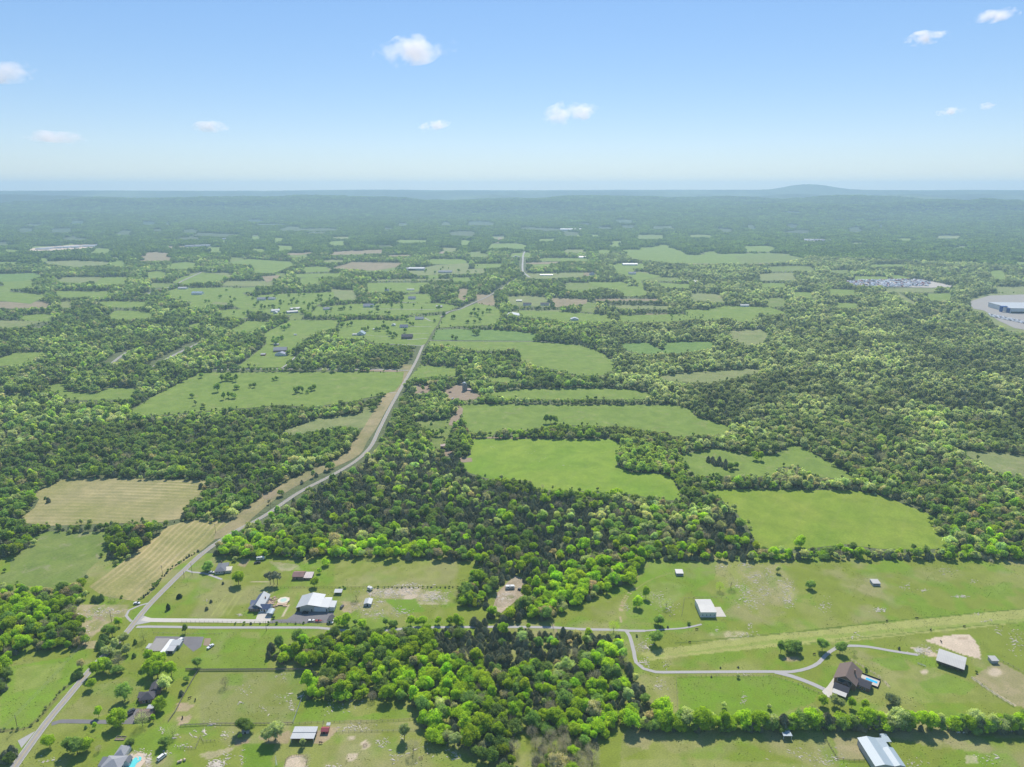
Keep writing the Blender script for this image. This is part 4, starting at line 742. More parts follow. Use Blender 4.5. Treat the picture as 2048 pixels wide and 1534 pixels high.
# landmarks used in the descriptions
LM = [(640, 1215, 'large white metal barn'), (520, 1215, 'white-roofed house with the boardwalk deck'), (445, 1138, 'grey hip-roofed house by the road'), (605, 1155, 'rusty-roofed barn'), (335, 1290, 'low roadside workshop'),
      (292, 1400, 'dark-roofed house on the short drive'), (215, 1520, 'grey house with the turquoise pool'), (605, 1475, 'open white-roofed stable'), (1405, 1220, 'white metal barn with a concrete slab'), (1360, 1147, 'small white shed near the wood edge'),
      (1750, 1165, 'small pale shed in the open pasture'), (1900, 1320, 'cream-roofed barn by the sand yard'), (1690, 1380, 'brown house with the blue pool'), (1570, 1465, 'open four-post shelter'), (1760, 1510, 'big pale blue barn'),
      (1270, 1330, 'bend of the gravel lane'), (1015, 1190, 'bare clearing in the wood'), (275, 1212, 'roadside turnout loop'), (1040, 1500, 'grassy gap at the foot of the wood'), (850, 1256, 'gravel lane crossing'), (450, 1345, 'board fence corner'), (700, 1330, 'west end of the south wood'), (1160, 1340, 'dark heart of the south wood'), (60, 1250, 'west roadside wood'), (700, 1110, 'north wood edge')]
def colour_word(kd, t):
    if kd == 'n': return 'bare twiggy'
    if kd == 'p': return 'dark long-trunked'
    if kd == 'c': return 'dark green'
    if t[0] > t[1] * .95: return 'tan-leaved'
    if t[2] > t[1] * .28 and t[1] > .4: return 'pale green'
    return 'bright green' if t[1] > .46 else 'deep green'
KN = {'b': ('broadleaf_tree', 'broadleaf tree'), 'c': ('cedar_tree', 'cedar'), 'n': ('bare_tree', 'tree'), 'p': ('pine_tree', 'pine')}
book = {}
for k in ONE:
    x, y, z, kd, s, t, tg = ALL[k]; u, v_ = proj(x, y); _, lx, ly, ln = min(((u - a) ** 2 + ((v_ - b) * 1.6) ** 2, a, b, c_) for a, b, c_ in LM)
    dx, dy = u - lx, (v_ - ly) * 1.6
    side = ('right of' if dx > 0 else 'left of') if abs(dx) > abs(dy) else ('before' if dy > 0 else 'beyond')
    book.setdefault((tg, kd, colour_word(kd, t), side, ln), []).append((dx * dx + dy * dy, k))
ORD = ['nearest', 'second nearest', 'third nearest', 'fourth nearest', 'fifth nearest', 'sixth nearest', 'seventh nearest', 'eighth nearest', 'ninth nearest', 'tenth nearest']
for key, mem in book.items():
    tg, kd, cw, side, ln = key; mem.sort()
    for q_, (_, k) in enumerate(mem):
        x, y, z, kd, s, t, tg = ALL[k]; i = k % len(SPEC[kd]); nm, word = KN[kd]; place = {'wood': '', 'hedge': 'in hedgerow', 'solo': '', 'scrub': 'in scrub', 'margin': 'at the wood margin'}[tg]
        word = 'woodland ' + word if tg == 'wood' else word; lab = ' '.join((f'{cw} {word} {place} {side} the {ln}').split()); grp = None
        if len(mem) > 1:
            if tg == 'wood': grp = ' '.join((f'{cw} {word}s {place} {side} the {ln}').split())
            else: word = 'woodland ' + word if tg == 'wood' else word; lab = ' '.join((f'{cw} {word} {place} {side} the {ln}, {ORD[min(q_, 9)]}').split()); grp = {'hedge': 'hedgerow trees', 'solo': 'trees standing in the open', 'scrub': 'scrub along the fences and ditches', 'margin': 'trees at the wood margin'}[tg]
        a_ = rnd.uniform(0, 6.28); o = root(nm, x, y, a_, lab, 'tree', grp); o.scale = (s * rnd.uniform(.92, 1.08), s * rnd.uniform(.92, 1.08), s)
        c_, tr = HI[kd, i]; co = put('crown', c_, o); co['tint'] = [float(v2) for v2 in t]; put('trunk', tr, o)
# bushes and saplings along the field margins
q_ = random.Random(77)
for pl in SURV[:70]:
    W_ = pta(pl)
    if W_[:, 1].mean() > 1900: continue
    for a_, b_ in zip(W_, np.roll(W_, -1, axis=0)):
        d_ = np.hypot(*(b_ - a_)); n3_ = int(d_ / 7)
        for u_ in range(n3_):
            if q_.random() < .55:
                p_ = a_ + (b_ - a_) * (u_ + q_.random()) / n3_ + np.array([q_.gauss(0, 2.2), q_.gauss(0, 2.2)])
                if min(np.min(np.hypot(p_[0] - Ln[:, 0], p_[1] - Ln[:, 1])) for Ln, _c in ROADS) < 9: continue
                ALL.append((p_[0], p_[1], 0.0, 'c' if q_.random() < .3 else 'b', q_.uniform(.18, .5), (TM if q_.random() < .6 else TP) * q_.uniform(.7, 1.1), 'margin'))
# all remaining trees and the far woods as one mass
P = []
for k, a in enumerate(ALL):
    if k in ONE: continue
    d = math.hypot(a[0], a[1]); lod = 'hi' if d < 620 else ('mid' if d < 1150 else 'low'); P.append((a[0], a[1], a[2], PIDX[lod, a[3], k % len(SPEC[a[3]])], a[4], a[5]))
for k, a in enumerate(T3): P.append((a[0], a[1], a[2], PIDX['low', a[3], k % len(SPEC[a[3]])], a[4], a[5]))
for k, a in enumerate(T4): P.append((a[0], a[1], a[2] - 1, PIDX['far', 'b', k % 5], a[4] * 1.12, (TM * .5) * (.75 + .5 * (a[5][1] / .34))))
n_ = len(P); print('instances', n_, 'single', len(ONE))
me = bpy.data.meshes.new('woodland'); me.vertices.add(n_); me.vertices.foreach_set('co', np.array([p_[:3] for p_ in P], np.float32).ravel())
def attr(nm, ty, arr): a = me.attributes.new(nm, ty, 'POINT'); a.data.foreach_set('vector' if ty == 'FLOAT_VECTOR' else 'value', np.asarray(arr).ravel())
attr('pick', 'INT', np.array([p_[3] for p_ in P], np.int32)); attr('tint', 'FLOAT_VECTOR', np.array([p_[5] for p_ in P], np.float32))
ss = np.array([p_[4] for p_ in P]); j_ = rng.uniform(.9, 1.12, (n_, 2)); attr('siz', 'FLOAT_VECTOR', np.stack([ss * j_[:, 0], ss * j_[:, 0], ss * j_[:, 1]], 1).astype(np.float32))
attr('turn', 'FLOAT_VECTOR', np.stack([np.zeros(n_), np.zeros(n_), rng.uniform(0, 6.28, n_)], 1).astype(np.float32))
wood = put('woodland', me, kind='stuff'); wood['label'] = 'mixed spring woodland and hedgerows stretching to the hills'; wood['category'] = 'woodland'
ng = bpy.data.node_groups.new('plant_trees', 'GeometryNodeTree'); ng.interface.new_socket('Geometry', in_out='INPUT', socket_type='NodeSocketGeometry'); ng.interface.new_socket('Geometry', in_out='OUTPUT', socket_type='NodeSocketGeometry')
gi = ng.nodes.new('NodeGroupInput'); go = ng.nodes.new('NodeGroupOutput'); m2p = ng.nodes.new('GeometryNodeMeshToPoints'); iop = ng.nodes.new('GeometryNodeInstanceOnPoints'); ci = ng.nodes.new('GeometryNodeCollectionInfo')
ci.inputs['Collection'].default_value = PROTO; ci.inputs['Separate Children'].default_value = True; ci.inputs['Reset Children'].default_value = True
def na(nm, ty): a = ng.nodes.new('GeometryNodeInputNamedAttribute'); a.data_type = ty; a.inputs[0].default_value = nm; return a.outputs['Attribute']
ng.links.new(gi.outputs[0], m2p.inputs[0]); ng.links.new(m2p.outputs[0], iop.inputs['Points']); ng.links.new(ci.outputs[0], iop.inputs['Instance']); iop.inputs['Pick Instance'].default_value = True
ng.links.new(na('pick', 'INT'), iop.inputs['Instance Index']); ng.links.new(na('siz', 'FLOAT_VECTOR'), iop.inputs['Scale']); e2r = ng.nodes.new('FunctionNodeEulerToRotation'); ng.links.new(na('turn', 'FLOAT_VECTOR'), e2r.inputs[0]); ng.links.new(e2r.outputs[0], iop.inputs['Rotation'])
ng.links.new(iop.outputs[0], go.inputs[0]); wood.modifiers.new('trees', 'NODES').node_group = ng
# ---------------------------------------------------------------- buildings
def block(R, x, y, L, W, wh, rh, axis='x', wall='wall_white', roof='roof_white', ov=.35, z0=0, kind='gable', wn='wall', rn='roof', walls=True):
    """one roofed volume in its building's own frame: x along the front, y away from it"""
    t = .14
    if kind == 'gable':
        if axis == 'x': sp = W / 2; mid = y + sp; a, b = x, x + L
        else: sp = L / 2; mid = x + sp; a, b = y, y + W
        sl_ = (rh - wh) / sp; e0, e1 = mid - sp, mid + sp
        if walls: MB().prism([(e0, z0), (e1, z0), (e1, wh - t), (mid, rh - t - .02), (e0, wh - t)], a, b, axis).build(wn, M[wall], R)
        zz = wh - sl_ * ov
        mb = MB(); mb.prism([(e0 - ov, zz), (mid, rh), (mid, rh - t), (e0 - ov, zz - t)], a - ov, b + ov, axis); mb.prism([(mid + .004, rh), (e1 + ov, zz), (e1 + ov, zz - t), (mid + .004, rh - t)], a - ov, b + ov, axis)
        return mb.build(rn, M[roof], R)
    if kind == 'shed':   # single slope, low side at the front unless rh < wh
        if axis == 'x': a, b, e0, e1 = x, x + L, y, y + W
        else: a, b, e0, e1 = y, y + W, x, x + L
        if walls: MB().prism([(e0, z0), (e1, z0), (e1, rh - t - .02), (e0, wh - t - .02)], a, b, axis).build(wn, M[wall], R)
        s = (rh - wh) / (e1 - e0) * ov
        return MB().prism([(e0 - ov, wh - s), (e1 + ov, rh + s), (e1 + ov, rh + s - t), (e0 - ov, wh - s - t)], a - ov, b + ov, axis).build(rn, M[roof], R)
    if kind == 'hip':
        if walls: MB().box(x, y, z0, x + L, y + W, wh - .16).build(wn, M[wall], R)
        o = ov; h = min(L, W) / 2
        if L >= W: r0, r1 = (x + h, y + W / 2, rh), (x + L - h, y + W / 2, rh)
        else: r0, r1 = (x + L / 2, y + h, rh), (x + L / 2, y + W - h, rh)
        v = [(x - o, y - o, wh), (x + L + o, y - o, wh), (x + L + o, y + W + o, wh), (x - o, y + W + o, wh), r0, r1]
        v += [(p_[0], p_[1], wh - .14) for p_ in v[:4]]
        f = [(0, 1, 5, 4), (1, 2, 5), (2, 3, 4, 5), (3, 0, 4)] if L >= W else [(0, 1, 4), (1, 2, 5, 4), (2, 3, 5), (3, 0, 4, 5)]
        f += [(0, 6, 7, 1), (1, 7, 8, 2), (2, 8, 9, 3), (3, 9, 6, 0), (9, 8, 7, 6)]
        b_ = MB(); b_.v = v; b_.f = f; return b_.build(rn, M[roof], R)
def opening(R, side, L, W, pos, w_, z0, h, nm='window', mat='window', x=0, y=0, frame=True):
    def bx(mb, a, b, c_, d, out0, out1):
        if side == 'f': mb.box(x + a, y - out1, c_, x + b, y - out0, d)
        elif side == 'b': mb.box(x + a, y + W + out0, c_, x + b, y + W + out1, d)
        elif side == 'l': mb.box(x - out1, y + a, c_, x - out0, y + b, d)
        else: mb.box(x + L + out0, y + a, c_, x + L + out1, y + b, d)
        return mb
    o = bx(MB(), pos, pos + w_, z0, z0 + h, -.02, .03).build(nm, M[mat], R)
    if frame:
        mb = MB(); e = .1
        for a, b, c_, d in ((pos - e, pos, z0 - e, z0 + h + e), (pos + w_, pos + w_ + e, z0 - e, z0 + h + e), (pos, pos + w_, z0 + h, z0 + h + e), (pos, pos + w_, z0 - e, z0)): bx(mb, a, b, c_, d, .0, .055)
        mb.build('frame', M['paint_white'], o)
def B(nm, s, ang, lab, cat, group=None, z=0):
    x, y = pt(*Q(s)[0]); return root(nm, x, y, math.radians(ang), lab, cat, group, z)
def wins(R, side, L, W, ps, w_=1.0, z0=.9, h=1.1, **k):
    for p_ in ps: opening(R, side, L, W, p_, w_, z0, h, **k)

# big white metal barn: wide low-pitched roof, tan gable, white bays, open bay at one end, low annex
R = B('metal_barn', 'm6 980,540', 0, 'largest white metal barn with a tan gable, facing the paved yard', 'barn')
MB().prism([(1.9, 0), (12.4, 0), (12.4, 4.15), (8.3, 5.75), (7.6, 5.75), (1.9, 4.25)], 0, 15.3, 'y').build('wall', M['wall_tan'], R)
MB().box(12.4, .1, 0, 22.8, 13.2, 3.6).build('side_wall', M['wall_white'], R)
MB().prism([(-.8, 3.55), (7.9, 6.15), (7.9, 6.0), (-.8, 3.4)], -.5, 15.8, 'y').build('roof', M['roof_white_y'], R)
MB().prism([(7.904, 6.15), (17.2, 4.5), (17.2, 4.35), (7.904, 6.0)], -.5, 15.8, 'y').build('roof', M['roof_white_y'], R)
MB().prism([(17.203, 4.45), (23.2, 3.75), (23.2, 3.6), (17.203, 4.3)], -.5, 11.0, 'y').build('annex_roof', M['roof_white_y'], R)
MB().box(23.205, 1, 0, 26.9, 8.5, 3.2).build('annex', M['wall_white'], R); MB().prism([(23.21, 3.6), (27.4, 3.35), (27.4, 3.2), (23.21, 3.45)], .5, 9, 'y').build('annex_roof', M['roof_white_y'], R)
MB().box(-.5, 13.0, 0, 1.9, 15.2, 3.3).build('rear_wall', M['wall_tan'], R); MB().box(-.6, 0, 0, -.45, 15.2, 3.3).build('end_wall', M['wall_tan'], R)
for a in (13.0, 15.6, 18.2): opening(R, 'f', 1, 1, a, 2.3, .05, 2.7, 'bay_door', 'paint_white', y=.1)
opening(R, 'f', 1, 1, 21.2, .9, .05, 2.0, 'door', 'dark', y=.1, frame=False); opening(R, 'f', 1, 1, 10.2, .9, .05, 2.0, 'door', 'dark', frame=False)
# white-roofed house with dark side wing, slate front wing
R = B('house', 'm6 150,540', 0, 'white-roofed house with slate-blue wings, beside the cluttered deck', 'house')
block(R, 0, 0, 7.2, 8.2, 2.6, 4.2, 'x', 'wall_brick', 'roof_grey', kind='hip'); MB().prism([(1.6, 3.0), (5.6, 6.0), (5.6, 5.85), (1.6, 2.85)], 1.5, 17.5, 'y').build('roof', M['roof_slate'], R)
MB().prism([(5.604, 6.0), (10.4, 3.0), (10.4, 2.85), (5.604, 5.85)], -.3, 17.8, 'y').build('roof', M['roof_white_y'], R); MB().prism([(2.2, 0), (10, 0), (10, 2.8), (5.6, 5.6), (2.2, 3.1)], 1.9, 17.2, 'y').build('wall', M['wall_white'], R)
block(R, 8.6, -.6, 7.2, 6.2, 2.7, 4.9, 'x', 'wall_white', 'roof_slate', ov=.3); block(R, -.6, 5.5, 3.6, 3.0, 3.0, 3.9, 'x', 'wall_grey', 'roof_slate', kind='shed'); wins(R, 'f', 1, 1, (9.4, 13.6), x=0, y=-.6)
opening(R, 'f', 1, 1, 11.2, 1, .05, 2.05, 'door', 'dark', y=-.6, frame=False); wins(R, 'f', 1, 1, (1.5, 4.4)); MB().box(8.5, 11, 4.0, 9.2, 11.7, 5.3).build('chimney', M['wall_brick'], R)
R = B('carport', 'm6 440,625', 0, 'arched pale metal carport on the concrete pad', 'carport')
arc = [(2.55 + 2.6 * math.cos(t), 1.9 + 1.15 * math.sin(t)) for t in np.linspace(math.pi, 0, 11)]; ins = [(2.55 + 2.52 * math.cos(t), 1.9 + 1.07 * math.sin(t)) for t in np.linspace(0, math.pi, 11)]
MB().prism(arc + ins, 0, 6.2, 'y').build('roof', M['roof_blue'], R)
for a in (.03, 5.0):
    for b in (.1, 3, 6): MB().box(a, b, 0, a + .07, b + .07, 1.95).build('post', M['paint_white'], R)
# deck with an above-ground pool and boards, benches and junk
R = B('pool_deck', 'm6 620,440', 0, 'sprawling timber deck with steps around a round pale pool', 'deck')
MB().box(0, 0, .02, 7.5, 9.5, .9).build('platform', M['deck'], R)
ring = [(3.6 + 4.6 * math.cos(a), 6 + 4.4 * math.sin(a)) for a in np.linspace(0, 6.283, 9)[:-1]]
b_ = MB(); k = len(ring); b_.v = [(*p_, 0.03) for p_ in ring] + [(*p_, 1.05) for p_ in ring]; b_.f = [(i, (i + 1) % k, k + (i + 1) % k, k + i) for i in range(k)] + [tuple(range(k, 2 * k))]; b_.build('pool_surround', M['wall_cream'], R)
w_ = [(3.6 + 2.3 * math.cos(a), 6 + 2.4 * math.sin(a)) for a in np.linspace(0, 6.283, 25)[:-1]]; k = len(w_); b_ = MB(); b_.v = [(*p_, 1.06) for p_ in w_] + [(*p_, 1.09) for p_ in w_]; b_.f = [(i, (i + 1) % k, k + (i + 1) % k, k + i) for i in range(k)] + [tuple(range(k, 2 * k))]; b_.build('pool_water', plain('pale_water', (.42, .55, .45), .06, .5, .1), R)
MB().box(5.2, -1.4, .02, 8.5, -.2, .6).build('step', M['deck'], R)
q = random.Random(3)
for j in range(39):
    x_, y_ = q.uniform(-7.5, 3), q.uniform(-2.5, 11); x0, y0 = pt(*Q('m6 620,440')[0]); nm = ('timber_stack', 'boardwalk_plank', 'garden_bench')[j % 3]; a_, b2, c2 = q.uniform(1.2, 3.2), q.uniform(.5, 1.3), q.uniform(.3, .8)
    if x_ > -.3 and y_ > -.2: x_ -= 5
    R2 = root(nm, x0 + x_ - 1.5, y0 + y_, q.uniform(-.9, .9), f"{('pile of pale boards', 'loose tan plank walk', 'weathered bench seat')[j % 3]} {('at the front', 'halfway back', 'at the rear')[int((y_ + 2.5) / 4.51)]} of the clutter, {'house' if x_ < -3.4 else 'pool'} side", {'timber_stack': 'timber', 'boardwalk_plank': 'plank', 'garden_bench': 'bench'}[nm], ('piles of boards by the deck', 'planks by the deck', 'benches by the deck')[j % 3])
    mb = MB()
    if j % 3 == 0:
        for u in range(4): mb.box(-a_ / 2 + q.uniform(-.1, .1), -b2 / 2, .02 + u * c2 / 4, a_ / 2 + q.uniform(-.2, .2), b2 / 2, .02 + (u + .8) * c2 / 4)
        mb.build('boards', M['clutter'], R2)
    elif j % 3 == 1:
        for u in range(5): mb.box(-a_ + u * a_ / 2.4, -b2 / 2, .05, -a_ + (u + .8) * a_ / 2.4, b2 / 2, .13)
        mb.build('boards', M['deck'], R2)
    else:
        mb.box(-a_ / 2, -b2 / 3, .4, a_ / 2, b2 / 3, .47).build('seat', M['wall_wood'], R2)
        for u in (-1, 1): MB().box(u * a_ * .4 - .04, -b2 / 3, .02, u * a_ * .4 + .04, b2 / 3, .4).build('leg', M['wall_wood'], R2)
R = B('garden_edging', 'm6 725,625', 0, 'pair of long pale timber edgings across the lawn', 'edging'); 
for u in (0, 1.2): MB().prism([(0, 0), (.3, 0), (.3, .12), (0, .12)], 0, .1, 'y').build('border', M['wall_cream'], R)
# others
def simple(nm, s, ang, L, W, wh, rh, axis, wall, roof, lab, cat, kind='gable', group=None, win=(), door=None, z=0, ov=.35):
    R = B(nm, s, ang, lab, cat, group, z); block(R, 0, 0, L, W, wh, rh, axis, wall, roof, kind=kind, ov=ov); wins(R, 'f', L, W, win)
    if door is not None: opening(R, 'f', L, W, door, min(1.0, L * .3), .03, min(2.05, wh - .5), 'door', 'dark', frame=False)
    return R
R = simple('house', 'b 140,255', 8, 8.0, 13, 2.6, 4.4, 'y', 'wall_cream', 'roof_grey', 'grey-roofed ranch house nearest the road bend', 'house', 'hip', win=(1, 3, 5), door=6.6); block(R, 8.05, 1, 4.2, 4.5, 2.3, 3.0, 'x', 'wall_cream', 'wall_cream', kind='shed'); MB().box(2, 12, 3.3, 2.7, 12.7, 4.9).build('chimney', M['wall_brick'], R)
R = simple('old_barn', 'b 862,305', 0, 8.6, 8, 3.0, 4.6, 'x', 'wall_wood', 'roof_rust', 'rusty red-roofed old barn alone in the pasture', 'barn', door=3); 
R = simple('lean_to_shed', 'b 958,306', 0, 6.9, 7, 2.0, 2.9, 'x', 'wall_wood', 'roof_patch', 'patch-roofed open shed joined to the rusty barn', 'shed', 'shed', door=1)
def posts_shelter(nm, s, ang, L, W, wh, rh, roof, lab, cat='shelter', z=0, kind='shed', pm='paint_white', back=False):
    R = B(nm, s, ang, lab, cat, None, z); block(R, 0, 0, L, W, wh, rh, 'x', 'wall_grey', roof, kind=kind, walls=False, ov=.25)
    for a in (0.05, L - .2):
        for b in (0.05, W - .2): zt = (wh if b < 1 else rh) - .17 if kind == 'shed' else wh - .2; MB().box(a, b, 0, a + .15, b + .15, zt).build('post', M[pm], R)
    if back: MB().box(.25, W - .3, 0, L - .25, W - .2, rh - .3).build('back_wall', M['wall_grey'], R)
    return R
posts_shelter('open_shelter', 'b 1250,446', 0, 5.5, 4.0, 2.2, 2.6, 'roof_white', 'small flat white-roofed shelter behind the large white barn', back=True); 
simple('garden_shed', 'b 1527,552', 0, 5.2, 6.6, 2.2, 3.0, 'y', 'wall_grey', 'roof_white_y', 'small white gabled shed by the bare rocky ground', 'shed', door=2)
simple('garden_shed', 'b 1185,708', -4, 3.6, 5.6, 2.2, 3.4, 'y', 'wall_white', 'roof_dark', 'small shed with dark roof beside the parked boat', 'shed', door=1.2)
# roadside workshop
R = B('workshop', 'a 1378,1000', 0, 'long dark-roofed roadside workshop with paved lot', 'workshop'); b_ = block(R, 0, 0, 8.8, 12.5, 3.0, 3.3, 'x', 'wall_brick', 'asphalt', kind='shed'); MB().box(8.85, -1.5, 0, 12.2, 12.5, 2.9).build('front_wall', M['wall_white'], R); block(R, 12.25, 6, 6.2, 4.8, 3.0, 3.4, 'x', 'wall_grey', 'roof_white', kind='shed'); block(R, 12.25, .6, 4.6, 4.6, 2.6, 2.9, 'x', 'wall_grey', 'wall_grey', kind='shed'); opening(R, 'f', 1, 1, 13, 3, .05, 1.9, 'bay_door', 'dark', y=.6, frame=False)
simple('porch_hut', 'a 1365,965', 0, 2.2, 4, 2.2, 2.5, 'x', 'wall_grey', 'wall_grey', 'small grey hut against the roadside workshop wall', 'hut', 'shed')
# dark-roofed house and its garage
R = simple('house', 'c 1300,440', 12, 8.0, 7.2, 2.7, 5.0, 'x', 'wall_brick', 'roof_dark', 'dark hip-roofed brick house half hidden by trees', 'house', 'hip', win=(2, 5), door=3.6); block(R, 3.6, 7.25, 6.2, 8, 2.7, 4.6, 'y', 'wall_brick', 'roof_dark'); block(R, -1.6, 3, 1.5, 4, 2.6, 3.2, 'x', 'wall_brick', 'roof_dark', kind='shed')
R = simple('garage', 'c 1260,600', 8, 9.0, 6.5, 2.5, 3.6, 'x', 'wall_wood', 'roof_brown', 'brown garage below the yellow-green tree', 'garage', door=5)
posts_shelter('open_shelter', 'c 1372,505', 0, 3.6, 2.6, 2.2, 2.4, 'roof_white', 'tiny white-roofed shelter between house and garage')
R = B('raised_beds', 'c 1065,778', 0, 'rectangular wooden frame of raised garden beds on the lawn', 'garden bed'); 
for a in (0, 2.6, 5.2): MB().box(a, 0, 0, a + .15, 3.0, .5).build('board', M['wood_fence'], R); 
for b in (0, 1.4, 2.85): MB().box(.16, b, 0, 5.18, b + .15, .5).build('board', M['wood_fence'], R)
MB().box(.3, .2, .03, 5.0, 1.3, .35).build('soil', M['dirt'], R)
# house at the bottom edge with the turquoise pool
R = B('house', 'c 930,1090', 0, 'light grey hip-roofed house beside the turquoise kidney pool', 'house'); block(R, 0, 0, 10.4, 9.5, 2.7, 5.2, 'x', 'wall_white', 'roof_lgrey', kind='hip'); block(R, 2.6, 9.55, 5.4, 7.5, 2.7, 4.7, 'y', 'wall_white', 'roof_lgrey', kind='hip', ov=.3); block(R, -2.2, 3, 2.1, 5, 2.5, 3.3, 'x', 'wall_white', 'roof_grey', kind='shed'); block(R, 10.45, 5.2, 2.4, 3.6, 2.7, 4.0, 'y', 'wall_white', 'roof_grey'); wins(R, 'r', 12.85, 1, (6, 7.6)); wins(R, 'r', 10.4, 1, (1, 3))
kp = smooth_line(pta(Q('c 1310,930 1270,930 1230,965 1215,995 1190,1010 1160,1040 1200,1055 1250,1030 1275,990 1310,965 1318,940 1310,930')), .5)[:-1]
def solid(nm, P_, z0, z1, mat, parent=None, **k): n2 = len(P_); b = MB(); b.v = [(p_[0], p_[1], z0) for p_ in P_] + [(p_[0], p_[1], z1) for p_ in P_]; b.f = [(i, (i + 1) % n2, n2 + (i + 1) % n2, n2 + i) for i in range(n2)] + [tuple(range(n2, 2 * n2))]; return b.build(nm, M[mat], parent, **k)
solid('swimming_pool', kp, .05, .2, 'water', label='turquoise kidney-shaped pool on a sandy patio', cat='swimming pool')
# stable and red shed
R = posts_shelter('stable', 'd 848,800', 0, 12.8, 8.6, 3.2, 3.3, 'roof_white', 'open-fronted stable with wide white roof and posts', 'stable', kind='shed'); MB().box(.3, 5, 0, 12.5, 8.2, 2.9).build('back_wall', M['wall_wood'], R); MB().box(.1, .3, 2.2, 12.7, .45, 2.95).build('fascia', M['roof_red'], R)
for a in (4, 8.3): MB().box(a, .1, 0, a + .2, .25, 2.2).build('post', M['wall_wood'], R)
MB().box(-.3, 4.25, 3.36, 13.1, 4.5, 3.5).build('ridge_cap', M['roof_white'], R)
simple('red_shed', 'd 1130,716', 0, 3.8, 3.2, 2.0, 2.7, 'x', 'roof_red', 'roof_red', 'dark red shed on the bare dirt by the stable', 'shed', door=1)
posts_shelter('open_shelter', 'd 1180,655', 0, 1.8, 1.6, 1.6, 1.8, 'roof_white', 'tiny white-topped feeder shelter behind the red shed')
simple('garden_shed', 'd 395,718', 8, 3.6, 3.2, 1.9, 2.6, 'x', 'wall_grey', 'roof_lgrey', 'small grey shed hidden between two big trees', 'shed', door=1)
simple('old_hut', 'd 735,70', 5, 2.8, 3.0, 1.8, 2.4, 'x', 'wall_wood', 'roof_dark', 'tumbledown dark hut under the wood edge', 'hut')
# white barn with slab
R = B('metal_barn', 'e 748,655', 0, 'white metal barn with four narrow windows and a concrete slab', 'barn'); block(R, 0, 0, 11.4, 16.6, 4.3, 5.1, 'x', 'wall_white', 'roof_cream', ov=.15)
wins(R, 'f', 11.4, 1, (1.4, 4.2, 7.0, 9.8), w_=.4, z0=1.2, h=1.2, frame=False)
for lab, s in (('small white box shed near the wood edge', 'e 522,268'), ('small pale box shed alone in the wide pasture', 'f 640,362')):
    R = simple('field_shed', s, -2, 5.8, 5.6, 2.3, 2.7, 'x', 'wall_grey', 'roof_cream', lab, 'shed', 'shed', ov=.15); opening(R, 'f', 5.8, 5.6, .5, 4.6, .9, .5, 'vent_opening', 'dark', frame=False)
# cream barn by the sand yard
R = B('pole_barn', 'h 1225,75', -37, 'cream-roofed open-sided barn beside the fan of sand', 'barn'); block(R, 0, 0, 15.2, 14.6, 3.8, 4.9, 'x', 'wall_wood', 'roof_cream', walls=False, ov=.3); MB().box(.2, 3.5, 0, 15, 14.2, 3.5).build('inner_wall', M['wall_wood'], R)
for a in np.linspace(0, 15, 6): MB().box(a, 0, 0, a + .2, .2, 3.6).build('post', M['wall_wood'], R)
simple('paddock_shed', 'h 1745,62', 0, 4.3, 4.0, 2.4, 2.9, 'x', 'wall_grey', 'roof_cream', 'small white-topped shed at the corner of the sandy paddock', 'shed', 'shed')
# brown house with the walled pool
R = B('house', 'm5 520,1010', -37, 'large brown-shingled house with chimney and garage wings by the blue pool', 'house'); Rx = R
block(R, 0, 1.4, 12.4, 16.4, 4.3, 8.3, 'y', 'wall_brown', 'roof_brown', ov=.6); block(R, 1.6, -7.4, 8.2, 6.2, 2.9, 5.0, 'x', 'wall_brown', 'roof_dark', ov=.35); block(R, 5.2, -1.2, 4.4, 3.6, 3.2, 5.2, 'y', 'wall_brown', 'roof_brown', ov=.3)
block(R, 2.0, -10.6, 7.2, 3.1, 2.2, 2.8, 'x', 'wall_brown', 'roof_cream', kind='shed', walls=False); block(R, 12.45, 5.0, 7.2, 7.6, 3.0, 5.0, 'x', 'wall_brown', 'roof_dark', ov=.35)
for a in (2.1, 8.9): MB().box(a, -10.6, 0, a + .15, -10.45, 2.05).build('post', M['wall_brown'], R)
MB().box(9.2, 10.2, 4, 10.1, 11.1, 8.6).build('chimney', M['wall_brick'], R); opening(R, 'f', 12.4, 1, 2, 8, 2.6, 2.6, 'window', 'window', y=1.4); wins(R, 'f', 1, 1, (14, 16.5), x=0, y=5.0); wins(R, 'l', 1, 1, (4, 8, 12), y=0)
x0, y0 = pt(*Q('m5 520,1010')[0]); ca_, sa_ = math.cos(math.radians(-37)), math.sin(math.radians(-37))
def loc(u, v_): return (x0 + u * ca_ - v_ * sa_, y0 + u * sa_ + v_ * ca_)
o = solid('pool_terrace', [loc(12.6, 13), loc(23, 12.8), loc(23, 21), loc(12.6, 21)], .04, .3, 'concrete', label='pale walled terrace around the long blue pool', cat='terrace')
solid('swimming_pool', [loc(15.4, 16.8), loc(22, 16.6), loc(22, 18.8), loc(15.4, 19)], .303, .34, 'water_blue', label='long rectangular bright blue pool behind the brown house', cat='swimming pool')
